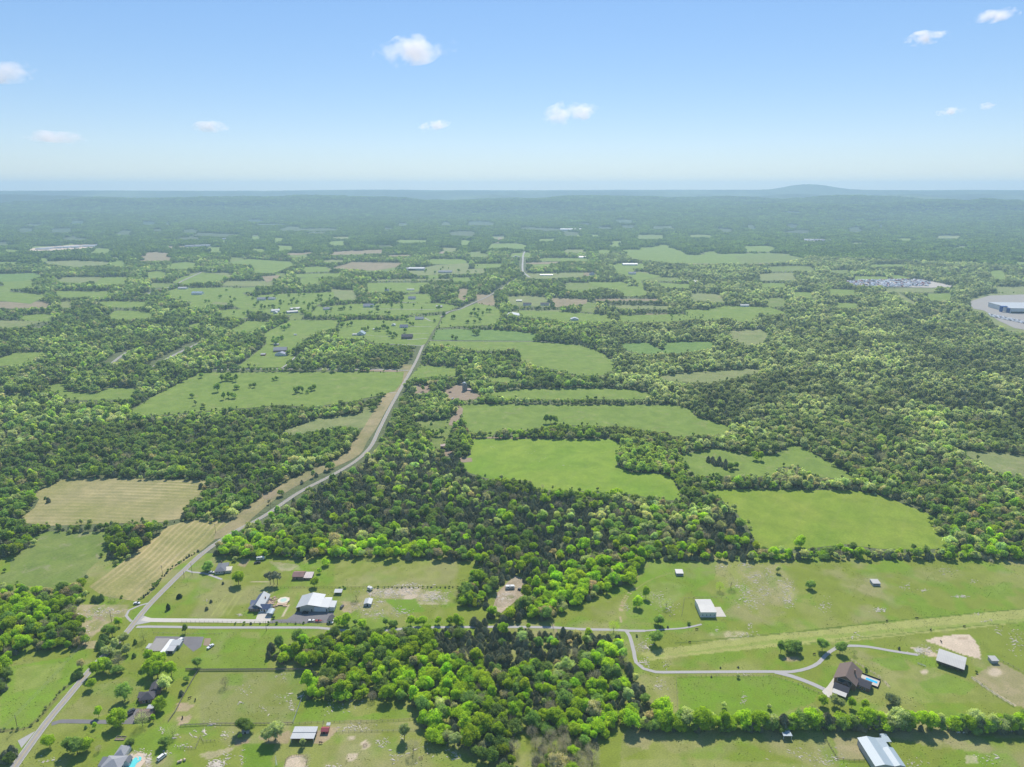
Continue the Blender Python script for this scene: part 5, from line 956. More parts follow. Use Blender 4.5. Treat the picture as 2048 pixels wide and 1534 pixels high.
def fence(nm, line_, lab, h=1.2, step=2.6, rails=(.4, .8, 1.1), mat='wood_fence', rw=.035, solid_=False, pw=.07, cat='fence'):
    L = line_; R = root(nm, float(L[0][0]), float(L[0][1]), 0, lab, cat); acc = 0; n_p = 0; last = None
    pp = [L[0]]
    for a, b in zip(L[:-1], L[1:]):
        d = np.hypot(*(np.array(b) - a)); m_ = max(1, int(d / step)); pp += [np.array(a) + (np.array(b) - a) * (i + 1) / m_ for i in range(m_)]
    pp = [np.array(q_) - L[0] for q_ in pp]; step_k = max(1, len(pp) // 95 + 1) if len(pp) > 95 else 1
    pm = None
    for i_, q_ in enumerate(pp[::step_k]):
        if pm is None: pm = MB().box(-pw, -pw, 0, pw, pw, h + .08).build('post', M[mat], R); pm.location = (*q_, 0)
        else: c_ = pm.copy(); COL.objects.link(c_); c_.parent = R; c_.location = (*q_, 0)
    for z_ in rails:
        mb = MB()
        for a, b in zip(pp[:-1], pp[1:]):
            d = (b - a) / (np.hypot(*(b - a)) + 1e-9); nn = np.array([-d[1], d[0]]) * .03; k = len(mb.v)
            for (q_, s_) in ((a, -1), (b, -1), (b, 1), (a, 1)):
                mb.v += [tuple(q_ + nn * s_) + (z_ - (rw if not solid_ else z_ - .05),), tuple(q_ + nn * s_) + (z_ + rw,)]
            mb.f += [(k, k + 2, k + 3, k + 1), (k + 2, k + 4, k + 5, k + 3), (k + 4, k + 6, k + 7, k + 5), (k + 6, k, k + 1, k + 7), (k + 1, k + 3, k + 5, k + 7)]
        mb.build('rail', M[mat], R)
fence('pool_fence', [np.array(loc(12.6, 21.2)), np.array(loc(23.2, 21.2)), np.array(loc(23.2, 12.6)), np.array(loc(19.8, 12.6))], 'black fence around the pool terrace of the brown house', 1.2, 1.5, (1.1,), 'black', .04, True)
# shelters and the blue barn at the bottom right
posts_shelter('open_shelter', 'g 1520,770', 0, 4.6, 7.2, 2.8, 2.9, 'roof_blue', 'open shelter on white posts below the hedgerow', back=False)
R = B('pole_barn', 'h 655,1075', 0, 'large pale blue metal barn cut by the bottom edge', 'barn'); block(R, 0, 0, 9.6, 19.5, 4.4, 5.5, 'y', 'wall_grey', 'roof_blue', ov=.3); block(R, 10.2, 0, 5.6, 12.5, 4.2, 5.0, 'y', 'wall_grey', 'roof_blue', ov=.25); MB().box(9.6, 0, 3.6, 10.2, 17, 3.9).build('gutter', M['dark'], R)
block(R, 9.65, 12.8, 4.2, 6.6, 4.3, 4.5, 'x', 'wall_grey', 'roof_blue', kind='shed', ov=.25)
posts_shelter('lean_shelter', 'h 745,820', 0, 3.6, 5.6, 2.4, 2.5, 'roof_blue', 'narrow white shelter behind the large pale blue barn', back=True)
# farmstead with the silo, mid distance
R = B('barn', 'm3 1200,300', 0, 'silver-roofed farm barn beside the tall silo', 'barn'); block(R, 0, 0, 17, 14, 4, 7.5, 'x', 'wall_wood', 'roof_white')
for (s, h, lab) in (('m3 1208,392', 11.5, 'tall domed concrete silo in the farmyard'),):
    R = B('silo', s, 0, lab, 'silo'); MB().tube((0, 0, 0), (0, 0, h), 3.1, 3.1, 20).build('tower', plain('silo_concrete', (.26, .25, .24), .2, .4), R); dm = MB(); 
    for i_ in range(5): a0, a1 = i_ * math.pi / 10, (i_ + 1) * math.pi / 10; dm.tube((0, 0, h + 3.1 * math.sin(a0) * .8), (0, 0, h + 3.1 * math.sin(a1) * .8 + .001), 3.15 * math.cos(a0), max(.05, 3.15 * math.cos(a1)), 20)
    dm.build('dome', M['roof_white'], R); MB().tube((3.8, .8, 0), (3.8, .8, h - 1), .7, .7, 10).build('chute', M['roof_white'], R)
simple('long_shed', 'm3 1245,395', -8, 10, 5, 2, 2.6, 'x', 'wall_grey', 'roof_rust', 'low rusty shed at the foot of the silo', 'shed', 'shed')
simple('hay_shed', 'm3 905,1135', 0, 17, 8, 3.4, 4.6, 'x', 'wall_wood', 'roof_rust', 'brown-roofed hay shed at the corner of the bright field', 'shed')
simple('house', 'm3 490,900', 0, 10, 8, 3, 5.4, 'x', 'wall_white', 'roof_lgrey', 'grey-roofed farmhouse hidden in the roadside trees', 'house', 'hip')
far_b = [('white_barn', 'm1 675,388', 0, 32, 30, 6, 9, 'y', 'wall_white', 'roof_white_y', 'wide white arena barn in the middle-distance farm', 'barn'), ('white_shed', 'm1 632,368', 0, 14, 8, 3, 4, 'x', 'wall_cream', 'roof_cream', 'low cream shed joined to the wide white arena barn', 'shed'),
 ('white_shed', 'm1 1340,415', 0, 18, 14, 3.5, 6.5, 'y', 'wall_white', 'roof_white_y', 'white-roofed shed peeping over the wood edge', 'shed'), ('barn', 'm2 1550,605', 0, 22, 16, 5, 9, 'x', 'wall_wood', 'roof_dark', 'dark-roofed black barn above the roadside meadow', 'barn'),
 ('white_barn', 'm2 1090,568', 0, 17, 16, 3, 9, 'y', 'wall_white', 'roof_blue', 'steep white A-frame barn in the roadside meadows', 'barn'), ('white_shed', 'm2 1048,570', 0, 10, 8, 3, 4, 'x', 'wall_white', 'roof_cream', 'low shed at the side of the A-frame barn', 'shed'),
 ('house', 'm2 1532,492', 0, 18, 12, 3, 7, 'x', 'wall_white', 'roof_slate', 'dark-roofed white house at the end of the straight lane', 'house'), ('white_shed', 'm2 1450,472', 0, 8, 9, 3, 5, 'y', 'wall_white', 'roof_white_y', 'tall white shed next to the dark-roofed white house', 'shed'),
 ('house', 'm2 1690,410', 0, 20, 13, 3, 7, 'x', 'wall_cream', 'roof_lgrey', 'cream house with grey roof where the road bends', 'house'), ('house', 'm2 1158,282', 0, 26, 16, 4, 9, 'x', 'wall_white', 'roof_lgrey', 'white two-winged house on the open rise', 'house'),
 ('house', 'm2 760,305', 0, 18, 14, 3, 6, 'x', 'wall_white', 'roof_dark', 'dark-roofed house left of the white two-winged house', 'house'), ('poultry_barn', 'm2 385,345', 30, 26, 16, 4, 6, 'x', 'wall_grey', 'roof_cream', 'first of two long grey barns by the diagonal hedge', 'barn'),
 ('poultry_barn', 'm2 420,312', 30, 24, 14, 4, 6, 'x', 'wall_grey', 'roof_cream', 'second long grey barn behind the first by the diagonal hedge', 'barn'), ('house', 'm2 240,740', 10, 24, 16, 3.5, 8, 'x', 'wall_brick', 'roof_lgrey', 'big grey-roofed house left of the dense wood', 'house'),
 ('house', 'm2 255,780', 0, 20, 12, 3.5, 7, 'y', 'wall_white', 'roof_slate', 'dark-fronted wing in front of the big grey-roofed house', 'house'), ('red_barn', 'm2 110,778', 5, 8, 8, 3, 4.5, 'x', 'roof_red', 'roof_cream', 'little red-walled shed alone in the meadow', 'shed'),
 ('white_shed', 'm2 245,672', 5, 9, 7, 2.5, 4, 'x', 'wall_wood', 'roof_white', 'small shed beside the farm track trees', 'shed'), ('white_shed', 'm2 450,568', 0, 5, 5, 2.2, 3, 'x', 'wall_white', 'roof_white', 'tiny white shed alone in the long meadow', 'shed'),
 ('house', 'm2 600,862', 0, 14, 9, 3, 5, 'x', 'wall_grey', 'roof_lgrey', 'grey house tucked at the front edge of the wood', 'house'), ('white_shed', 'm2 1258,515', 0, 6, 6, 2.5, 3.5, 'x', 'wall_white', 'roof_white', 'tiny white shed between two meadow trees', 'shed'),
 ('house', 'm2 1905,285', 0, 16, 10, 3, 6, 'x', 'wall_brick', 'roof_cream', 'tan-roofed house behind the road-bend trees', 'house'), ('house', 'm2 1620,200', 0, 20, 12, 4, 8, 'x', 'wall_white', 'roof_slate', 'white house within the curve of a pale drive', 'house'),
 ('house', 'm2 70,210', 0, 22, 14, 4, 8, 'x', 'wall_white', 'roof_lgrey', 'pale house among the western yard trees', 'house'), ('house', 'm2 185,205', 0, 18, 12, 4, 7, 'x', 'wall_white', 'roof_lgrey', 'white house east of the pale yard-tree house', 'house'),
 ('white_shed', 'm2 240,345', 0, 9, 9, 3, 5, 'y', 'wall_white', 'roof_white_y', 'small white-gabled shed near the long grey barns', 'shed'), ('long_shed', 'm2 1605,105', 0, 22, 10, 3, 4, 'x', 'wall_white', 'roof_cream', 'flat white shed at the corner of the square field', 'shed'),
 ('house', 'm2 1380,115', 0, 12, 10, 4, 7, 'x', 'wall_white', 'roof_lgrey', 'white house under a dark round tree', 'house'),
 ('house', 'm1 850,262', 0, 22, 14, 4, 7, 'x', 'wall_white', 'roof_dark', 'house with dark porch above the arena barn', 'house'), ('house', 'm1 1030,262', 0, 22, 14, 4, 7, 'x', 'wall_white', 'roof_dark', 'house among cedars east of the porch house', 'house'),
 ('long_shed', 'm1 780,222', 0, 16, 8, 3, 5, 'x', 'wall_cream', 'roof_cream', 'cream shed among trees above the arena barn', 'shed'), ('house', 'm1 180,62', 0, 20, 12, 4, 7, 'x', 'wall_white', 'roof_dark', 'dark-roofed bungalow in the first row of far houses', 'house'), ('house', 'm1 380,62', 0, 34, 16, 4, 8, 'x', 'wall_white', 'roof_dark', 'long dark-roofed house in the first row of far houses', 'house'),
 ('long_shed', 'K1 915,755', 0, 34, 14, 4, 6, 'x', 'wall_white', 'roof_white', 'long white shed at the wood edge in the west', 'shed'), ('house', 'K1 935,742', 0, 22, 14, 5, 8, 'x', 'wall_white', 'roof_lgrey', 'tall pale house behind the long white western shed', 'house'),
 ('long_shed', 'K1 1215,538', 0, 50, 20, 5, 8, 'x', 'wall_grey', 'roof_white', 'long grey barn far off beside a pale drive', 'barn'), ('house', 'K1 1120,672', 0, 30, 16, 5, 9, 'x', 'wall_white', 'roof_blue', 'white house in the ring of western yard trees', 'house'), ('house', 'K1 1040,640', 0, 26, 16, 4, 7, 'x', 'wall_white', 'roof_cream', 'pale house at the end of the western road', 'house'),
 ('house', 'K1 1590,775', 30, 20, 12, 4, 7, 'x', 'wall_white', 'roof_white', 'white house near the foot of the diagonal hedge', 'house'), ('house', 'K1 1890,762', 0, 20, 12, 4, 7, 'x', 'wall_white', 'roof_lgrey', 'pale house on the eastern side of the diagonal hedge', 'house'), ('house', 'K1 1255,922', 0, 14, 9, 3, 5, 'x', 'wall_white', 'roof_cream', 'cream-roofed house in the trees by the cutting road', 'house'), 
 ('long_shed', 'K2 335,530', 0, 70, 30, 6, 10, 'x', 'wall_white', 'roof_lgrey', 'long low grey school-like building far off', 'building'), ('long_shed', 'K2 400,530', 0, 60, 30, 8, 11, 'x', 'wall_grey', 'roof_white', 'pale long building beside the low grey one', 'building'), ('house', 'K2 575,545', 0, 50, 20, 5, 9, 'x', 'wall_cream', 'roof_lgrey', 'cream building between far fields', 'building'),
 ('long_shed', 'K2 1290,300', 0, 150, 60, 14, 18, 'x', 'wall_white', 'roof_white', 'white plant building at the far quarry', 'building'), ('house', 'K2 1010,465', 0, 30, 20, 10, 16, 'y', 'wall_grey', 'roof_lgrey', 'tall grey house beside the straight far road', 'house'),
 ('white_barn', 'K2 1395,458', 0, 34, 20, 5, 9, 'x', 'wall_white', 'roof_white', 'white barn left of the far straight wood edge', 'barn'), ('house', 'K2 1505,455', 0, 40, 20, 5, 9, 'x', 'wall_white', 'roof_cream', 'pale buildings right of the far white barn', 'building'), ('long_shed', 'K2 1655,500', 0, 60, 24, 5, 8, 'x', 'wall_white', 'roof_white', 'long white shed behind a small far field', 'shed'),
 ('long_shed', 'K2 1445,507', 0, 44, 22, 5, 9, 'x', 'wall_white', 'roof_white', 'white shed south of the far pale buildings', 'shed'), ('house', 'K2 1460,557', 0, 20, 14, 5, 11, 'y', 'wall_white', 'roof_dark', 'steep dark-roofed house at the edge of a far field', 'house'), ('long_shed', 'K2 1170,560', 0, 46, 12, 3, 5, 'x', 'wall_white', 'roof_white', 'long white greenhouse-like shed by the junction', 'shed'), ('house', 'K2 1690,553', 0, 26, 16, 5, 9, 'x', 'wall_white', 'roof_lgrey', 'pale house on the curve of a far drive', 'house'),
 ('long_shed', 'K2 1755,533', 0, 20, 12, 5, 8, 'x', 'wall_brick', 'roof_rust', 'small brown barn at the top of a far field', 'barn'), ('house', 'K3 80,605', 0, 34, 18, 5, 9, 'x', 'wall_cream', 'roof_cream', 'cream farm buildings at the edge of the eastern woods', 'building'), ('long_shed', 'K3 390,742', 0, 22, 10, 4, 6, 'x', 'wall_white', 'roof_white', 'white barn on the eastern hill meadow', 'barn'), ('house', 'K3 470,868', 0, 14, 9, 3, 5, 'x', 'wall_white', 'roof_cream', 'tan house hidden among the pale eastern trees', 'house'),
 ('house', 'K3 1215,558', 0, 20, 14, 5, 9, 'x', 'wall_white', 'roof_white', 'white house behind the crowded gravel lot', 'house')]
for a in far_b: simple(a[0], a[1], a[2], a[3], a[4], a[5], a[6], a[7], a[8], a[9], a[10], a[11], win=((a[3] * .2, a[3] * .7) if a[11] == 'house' else ()), door=a[3] * .45)
q = random.Random(8)
for k, (s, n_) in enumerate((('K1 200,408 600,384', 9), ('K1 1070,392 1180,388', 4), ('K1 1290,352 1360,345', 5), ('K1 440,322 640,330', 4), ('K3 740,355 890,358', 4), ('K2 1500,520 1545,505', 2))):
    (xa, ya), (xb, yb) = Q(s)
    for j in range(n_):
        t = (j + q.random() * .6) / n_; X_, Y_ = pt(xa + (xb - xa) * t, ya + (yb - ya) * t); sc2 = Y_ / 3000
        R = root('distant_building', X_, Y_, 0, ('long white industrial shed in the far western works', 'pale building by the far western meadow', 'house in the far hamlet', 'far roof at the foot of the western hills', 'white roof in the far eastern woods', 'pale roof by the far straight road')[k], 'building', ('far western works', 'far western meadow buildings', 'far hamlet', 'roofs under the western hills', 'roofs in the far eastern woods', 'roofs by the far road')[k], z=float(hill(np.array([X_]), np.array([Y_]))[0]))
        block(R, 0, 0, q.uniform(25, 60) * sc2, 18 * sc2, 5 * sc2, 7 * sc2, 'x', 'wall_white', 'roof_white' if q.random() < .6 else 'roof_lgrey')
# factory cut by the east edge
R = B('factory', 'm4 1905,545', -4, 'white flat-roofed factory with a blue entrance frame', 'factory'); MB().box(0, 0, 0, 150, 95, 12).build('wall', M['wall_white'], R); MB().box(-1, -1, 12.003, 151, 96, 12.8).build('roof', M['roof_white'], R); MB().box(2, -.3, .5, 149, -.05, 4).build('dock_strip', M['dark'], R); MB().box(-14, 14, 0, -10, 22, 13).build('blue_frame', M['blue_panel'], R); MB().box(-14, 14, 13.003, -.2, 22, 15).build('blue_frame', M['blue_panel'], R); MB().box(-4, 2, 0, -.2, 10, 12).build('blue_frame', M['blue_panel'], R)

# ---------------------------------------------------------------- vehicles
def car(s, ang, col_, lab, cat='car', kind='car', z=.16, L=4.6):
    R = B({'car': 'parked_car', 'pickup': 'pickup_truck', 'van': 'parked_van'}[kind], s, ang, lab, cat, z=z); mt = plain('paint_' + kind, col_, .05, 1, .3); Wd = 1.85
    body = {'car': [(0, .35), (L, .35), (L, .85), (L * .97, .98), (L * .74, 1.02), (0.05, 1.0), (0, .85)], 'pickup': [(0, .4), (L, .4), (L, 1.0), (L * .95, 1.1), (0, 1.15)], 'van': [(0, .35), (L, .35), (L, 1.1), (L * .9, 1.3), (0, 1.5)]}[kind]
    MB().prism([(a - L / 2, b) for a, b in body], -Wd / 2, Wd / 2, 'y').build('body', mt, R)
    cab = {'car': [(.1 * L, 1.0), (.18 * L, 1.42), (.55 * L, 1.45), (.72 * L, 1.0)], 'pickup': [(.38 * L, 1.1), (.4 * L, 1.7), (.62 * L, 1.7), (.74 * L, 1.1)], 'van': [(.02 * L, 1.5), (.04 * L, 2.0), (.72 * L, 2.0), (.88 * L, 1.3)]}[kind]
    MB().prism([(a - L / 2, b) for a, b in cab], -Wd * .44, Wd * .44, 'y').build('windows', M['glass'], R)
    t0 = cab[1][1] + .003; MB().box(cab[1][0] - L / 2 + .05, -Wd * .42, t0, cab[2][0] - L / 2 - .05, Wd * .42, t0 + .05).build('roof', mt, R)
    for a in (-.32, .31):
        for b in (-1, 1): MB().tube((a * L, b * (Wd / 2 - .2), .34), (a * L, b * (Wd / 2 + .02), .34), .34, .34, 12).build('wheel', M['tyre'], R)
    return R
car('m6 1115,570', 5, (.02, .02, .025), 'black car parked in front of the tan gable')
car('a 1275,532', 5, (.65, .65, .66), 'silver-white car waiting at the roadside turnout', z=.22)
car('b 110,243', 0, (.6, .6, .6), 'white car at the corner of the grey-roofed ranch house', z=.2)
car('a 1960,935', 65, (.65, .66, .68), 'white pickup beside the brick strip of the workshop', 'pickup truck', 'pickup', L=5.2)
car('c 1205,545', 60, (.03, .03, .035), 'black car at the head of the short drive', z=.2); car('c 1222,515', 62, (.05, .06, .08), 'dark car parked behind the black one on the short drive', z=.2)
car('c 1508,942', 62, (.7, .7, .68), 'white van parked on the grass east of the patio', 'van', 'van', z=.05, L=5.2)
car('b 535,152', 20, (.04, .04, .045), 'dark pickup by the camper at the wood edge', 'pickup truck', 'pickup', z=.05, L=5.2)
car('m5 600,1300', -37, (.55, .57, .6), 'silver car under the brown house porch roof', z=.2)
car('m7 925,178', -25, (.04, .04, .05), 'dark car in the bare clearing in the wood', z=.15)
car('m6 1590,720', 80, (.7, .7, .7), 'white pickup beside the small dark-roofed shed', 'pickup truck', 'pickup', L=5); car('m6 1740,470', 80, (.1, .1, .1), 'dark trailer-like car at the east end of the large barn', z=.1)
car('m3 1025,418', 0, (.12, .06, .05), 'reddish-brown pickup in the silo farmyard', 'pickup truck', 'pickup', z=.35); car('m3 1058,500', 70, (.7, .7, .7), 'white pickup by the trees of the silo farmyard', 'pickup truck', 'pickup', z=.35)
for s, ang, L, lab in (('b 565,118', 8, 6.6, 'long white camper at the wood edge behind the ranch house'), ('a 1678,890', 68, 5.6, 'white camper on the paved lot beside the workshop'), ('b 1583,400', -30, 4.2, 'small white camper at the end of the fence line'), ('m7 845,165', 5, 7.2, 'weathered white camper in the bare clearing in the wood')):
    R = B('camper_trailer', s, ang, lab, 'camper', z=.05); MB().prism([(-L / 2, .6), (L / 2 - .5, .55), (L / 2, 1.3), (L / 2 - .3, 2.3), (L / 2 - .9, 2.65), (-L / 2 + .3, 2.65), (-L / 2, 2.4)], -1.15, 1.15, 'y').build('body', M['wall_white'], R)
    MB().box(-L * .3, -1.19, 1.4, -L * .1, -1.14, 2.0).build('window', M['glass'], R); MB().box(L * .12, -1.19, 1.4, L * .3, -1.14, 2.0).build('window', M['glass'], R); MB().box(0, -1.19, .7, .6, -1.14, 2.2).build('door', M['wall_cream'], R); MB().box(-.6, -.4, 2.653, .3, .4, 2.85).build('roof_vent', M['wall_grey'], R)
    for b in (-1, 1): MB().tube((-.4, b * .95, .33), (-.4, b * 1.17, .33), .33, .33, 12).build('wheel', M['tyre'], R)
    MB().tube((L / 2 - .5, 0, .5), (L / 2 + .9, 0, .5), .06).build('hitch', M['black'], R)
for s, c1, lab in (('m6 1225,705', (.7, .68, .64), 'white motorboat on a trailer beside the lot fence'), ('m6 1345,712', (.25, .05, .05), 'dark red boat on a trailer beside the white one')):
    R = B('motorboat', s, 0, lab, 'boat', z=.1); mt = plain('hull_paint', c1, .05, 1, .3)
    b_ = MB(); st = [(-2.4, .9, .55), (-.8, 1.0, .5), (1.2, .85, .6), (2.7, .06, .95)]
    for x_, hw, kz in st: b_.v += [(x_, -hw, 1.15), (x_, -hw * .8, kz + .15), (x_, 0, kz), (x_, hw * .8, kz + .15), (x_, hw, 1.15)]
    for i_ in range(3): b_.f += [(i_ * 5 + j, i_ * 5 + j + 1, i_ * 5 + j + 6, i_ * 5 + j + 5) for j in range(4)] + [(i_ * 5 + 4, i_ * 5, i_ * 5 + 5, i_ * 5 + 9)]
    b_.f += [(0, 4, 3, 2, 1), (15, 16, 17, 18, 19)]; b_.build('hull', mt, R); MB().box(-.3, -.5, 1.155, .5, .5, 1.6).build('windshield', M['glass'], R); MB().box(-2.75, -.2, .7, -2.42, .2, 1.5).build('outboard_motor', M['black'], R)
    for b in (-1, 1): MB().tube((-.9, b * .95, .28), (-.9, b * 1.15, .28), .28, .28, 10).build('wheel', M['tyre'], R)
    MB().box(-2.2, -.06, .32, 3.4, .06, .42).build('trailer_frame', M['black'], R)
# crowded lot and factory rows, a few pixels each
def tiny_car(kc): 
    mb = MB(); mb.prism([(-2.6, .3), (2.6, .3), (2.6, 1.0), (1.4, 1.1), (.9, 1.7), (-1.3, 1.75), (-1.9, 1.15), (-2.6, 1.05)], -1, 1, 'y'); return mesh('lot_car', [(x_ * 1.5, y_ * 1.5, z_ * 1.5) for x_, y_, z_ in mb.v], mb.f, plain('lot_paint', kc, .1, .5, .4))
TCM = [tiny_car(c_) for c_ in ((.8, .8, .8), (.75, .73, .7), (.5, .5, .52), (.2, .2, .22), (.8, .8, .8), (.35, .1, .08))]
LOT = Q('m4 210,222 400,208 800,202 1000,205 1090,235 1060,270 700,278 320,262')
q = random.Random(12); cnt = 0
rows_ = [(x_, y_) for y_ in np.arange(204, 280, 7.0) for x_ in np.arange(210, 1090, 17)]
for x_, y_ in rows_:
    u, v_ = 1648 + x_ / 5.12, 520 + y_ / 5.12
    if cnt < 280 and q.random() < .62 and inpoly(np.array([u]), np.array([v_]), LOT)[0]:
        X_, Y_ = pt(u + q.uniform(-1, 1), v_ + q.uniform(-.4, .4)); o = put('salvage_car', TCM[q.randrange(6)], None, (X_, Y_, .5), 'old car in the crowded gravel lot amid the eastern woods', 'car', 'cars crowded on the gravel lot'); o.rotation_euler = (0, 0, q.uniform(-.3, .3) + (1.57 if q.random() < .5 else 0)); o.scale = (1.3, 1.3, 1.5); cnt += 1
for k in range(46):
    t = k / 45; X_, Y_ = pt(1648 + (1690 + 420 * t) / 5.12, 520 + (560 + 88 * t + (k % 3) * 9) / 5.12); o = put('yard_car', TCM[k % 5], None, (X_, Y_, .62), 'car parked in the rows in front of the white factory', 'car', 'cars parked at the factory'); o.rotation_euler = (0, 0, 1.2)

# ---------------------------------------------------------------- fences, poles, wires, small things
def FL(s): return [np.array(p_) for p_ in pta(Q(s))]
fence('board_fence', FL('c 1730,122 1850,126 d 0,128 600,124 1050,122'), 'long grey board fence along the north side of the dry paddock', 1.5, 2.4, (.35, .75, 1.15, 1.45), rw=.13)
fence('board_fence', FL('c 1845,130 1780,240 1700,380 1630,520 1565,610'), 'pale board fence slanting down past the garage', 1.4, 2.4, (.4, .8, 1.2), 'wood_fence', .12); fence('board_fence', FL('d 1050,124 1035,165'), 'short stub of board fence at the wood corner', 1.4, 2.2, (.4, .8, 1.2), rw=.1)
fence('rail_fence', FL('d 965,345 930,440 865,618'), 'pale rail fence slanting across the middle of the paddocks', 1.4, 2.4, (.5, 1.0, 1.3), 'wall_grey', .1); fence('rail_fence', FL('c 1680,645 1870,635 d 30,632 200,628 400,630 600,628 860,622'), 'grey rail fence along the south side of the dry paddock', 1.3, 2.4, (.5, .9, 1.2), rw=.08)
fence('rail_fence', FL('d 870,628 1150,610 1500,605 1850,595 2000,580'), 'thin rail fence running east behind the red shed', 1.2, 3, (.5, 1.1)); fence('rail_fence', FL('d 1150,600 1140,650'), 'short gate fence behind the red shed', 1.2, 2, (.5, 1.1)); fence('wire_fence', FL('d 1270,700 1500,695 1850,690 2000,685'), 'wire fence crossing the pasture beside the stable yard', 1.1, 3, (.5, 1.0), 'wire', .02)
fence('wire_fence', FL('b -170,700 550,706 1100,712 1180,712'), 'post fence between the concrete drive and the gravel lane', 1.3, 3.2, (.6, 1.2), 'wood_fence', .03); fence('wire_fence', FL('b 750,382 1300,380 1850,378 m7 0,158 560,156'), 'dark post fence across the rocky pasture', 1.2, 3.0, (.6, 1.1), 'pole_wood', .03)
fence('wire_fence', FL('e 575,640 600,480 850,470 990,475 1010,490'), 'thin wire fence around the yard of the white slab barn', 1.1, 3, (.6, 1.05), 'wood_fence', .02); fence('wire_fence', FL('g 540,520 520,185 850,180 1150,182 1430,180 1660,260 1900,360'), 'wire fence along the lane around the bright paddock', 1.2, 3, (.6, 1.1), 'wood_fence', .02)
fence('wire_fence', FL('h 150,660 230,820 310,950 420,970 560,968'), 'dark fence from the hedgerow to the pale blue barn', 1.2, 2.4, (.4, .8, 1.15), 'pole_wood', .04); fence('rail_fence', FL('h 1560,200 1700,300 1850,400 1950,460'), 'pale rail fence edging the sandy paddock', 1.3, 2.6, (.5, 1.0, 1.25), 'wall_cream', .08)
fence('rail_fence', FL('h 1810,30 1900,70 2048,150'), 'far rail fence of the sandy paddock', 1.3, 2.6, (.5, 1.1)); fence('wire_fence', FL('h 430,20 560,100 700,190 800,290'), 'curved wire fence behind the brown house', 1.1, 2.8, (.6, 1.05), 'wood_fence', .02); fence('rail_fence', FL('h 1060,65 1130,90'), 'short white rail by the cream-roofed barn', 1, 1.5, (.4, .9), 'paint_white', .1)
fence('wire_fence', FL('m7 1165,430 1180,490'), 'short gate fence beside the gravel lane crossing', 1.4, 2, (.6, 1.2)); fence('wire_fence', FL('c 1650,855 1820,855 1870,740 1890,790 2000,785'), 'small wire pen on the eastern side of the patio', 1.2, 2, (.5, 1.1), 'wood_fence', .03); fence('wire_fence', FL('a 1430,805 1700,812 1850,815 2048,812'), 'wire fence behind the paved workshop lot', 1.1, 3, (.6, 1.05), 'wood_fence', .02)
fence('wire_fence', FL('e 1840,805 1400,812 900,885 520,900'), 'low wire fence along the pale mown strip', .9, 6, (.8,), 'wood_fence', .02)
def upole(s, h, lab, arm=True, ang=0):
    R = B('utility_pole', s, ang, lab, 'utility pole', 'utility poles'); MB().tube((0, 0, -.2), (0, 0, h), .17, .12, 8).build('post', M['pole_wood'], R)
    if arm: MB().box(-1.3, -.07, h - .7, 1.3, .07, h - .5).build('crossarm', M['pole_wood'], R)
    for a in ((-1.1, 0, 1.1) if arm else ()): MB().tube((a, 0, h - .5), (a, 0, h - .25), .06, .04, 6).build('insulator', M['wall_white'], R)
    return Vector((R.location.x, R.location.y, h - .3))
PL = [upole('c 165,670', 9.5, 'utility pole by the ditch at the bottom corner of the road', True, -50), upole('a 1040,700', 9, 'utility pole beside the young bright tree by the road', True, -50), upole('a 1515,265', 9, 'utility pole in the scrub along the raked field', True, -45), upole('K4 1262,838', 9, 'utility pole at the tip of the raked field', True, -45), upole('K4 1585,690', 9, 'utility pole in the middle of the tan verge', True, -45), upole('K4 1850,525', 9, 'utility pole at the upper end of the tan verge', True, -45)]
upole('a 1790,255', 10, 'tall pole by the entrance of the ranch house drive', False); upole('a 1716,290', 6, 'short pole at the ranch house drive corner', False); upole('b 618,780', 8, 'pole beside the gravel lane below the concrete pad', False); upole('d 1640,0', 6, 'short pole in the wood edge', False) if 0 else None
p0 = Vector((*pt(-160, 1640), 9)); pts_ = [p0] + PL
for a, b in zip(pts_[:-1], pts_[1:]):
    mb = MB()
    for off in (-1.0, 0, 1.0):
        d = (b - a).normalized(); nn = Vector((-d.y, d.x, 0)) * off; prev = None
        for i_ in range(13):
            t = i_ / 12; p_ = a.lerp(b, t) + nn - Vector((0, 0, (1 - (2 * t - 1) ** 2) * 1.6))
            if prev is not None: mb.tube(prev, p_, .035, .035, 4)
            prev = p_
    mb.build('power_line', M['wire'], label=f'sagging power wires over the roadside, span {["at the bottom corner", "beside the lime meadow", "along the raked field", "past the field tip", "over the tan verge", "at the upper verge"][pts_.index(a)]}', cat='power line', group='power lines along the road')
# water tower-like mast, feeders, bales, cattle
R = B('lattice_mast', 'd 712,1010', 0, 'slim white lattice mast at the bottom edge', 'mast')
for a in (0, 2.094, 4.189): MB().tube((.5 * math.cos(a), .5 * math.sin(a), 0), (.1 * math.cos(a), .1 * math.sin(a), 6.5), .05, .04, 5).build('leg', M['paint_white'], R)
mb = MB()
for z_ in np.arange(.5, 6.2, .7):
    r_ = .5 - .4 * z_ / 6.5; P3 = [(r_ * math.cos(a), r_ * math.sin(a), z_) for a in (0, 2.094, 4.189)]
    for i_ in range(3): mb.tube(P3[i_], P3[(i_ + 1) % 3], .03, .03, 4)
mb.build('bracing', M['paint_white'], R)
for k, (s, lab) in enumerate((('c 1662,985', 'round hay bale nearest the white van'), ('c 1685,975', 'middle of the three round hay bales'), ('c 1720,965', 'largest round hay bale of the three'))):
    x_, y_ = pt(*Q(s)[0]); o = MB().tube((-.6, 0, .62), (.6, 0, .62), .62, .62, 18).build('hay_bale', M['sand'], None, loc=(x_, y_, .02), label=lab, cat='hay bale', group='round hay bales'); o.rotation_euler = (0, 0, .5 + k)
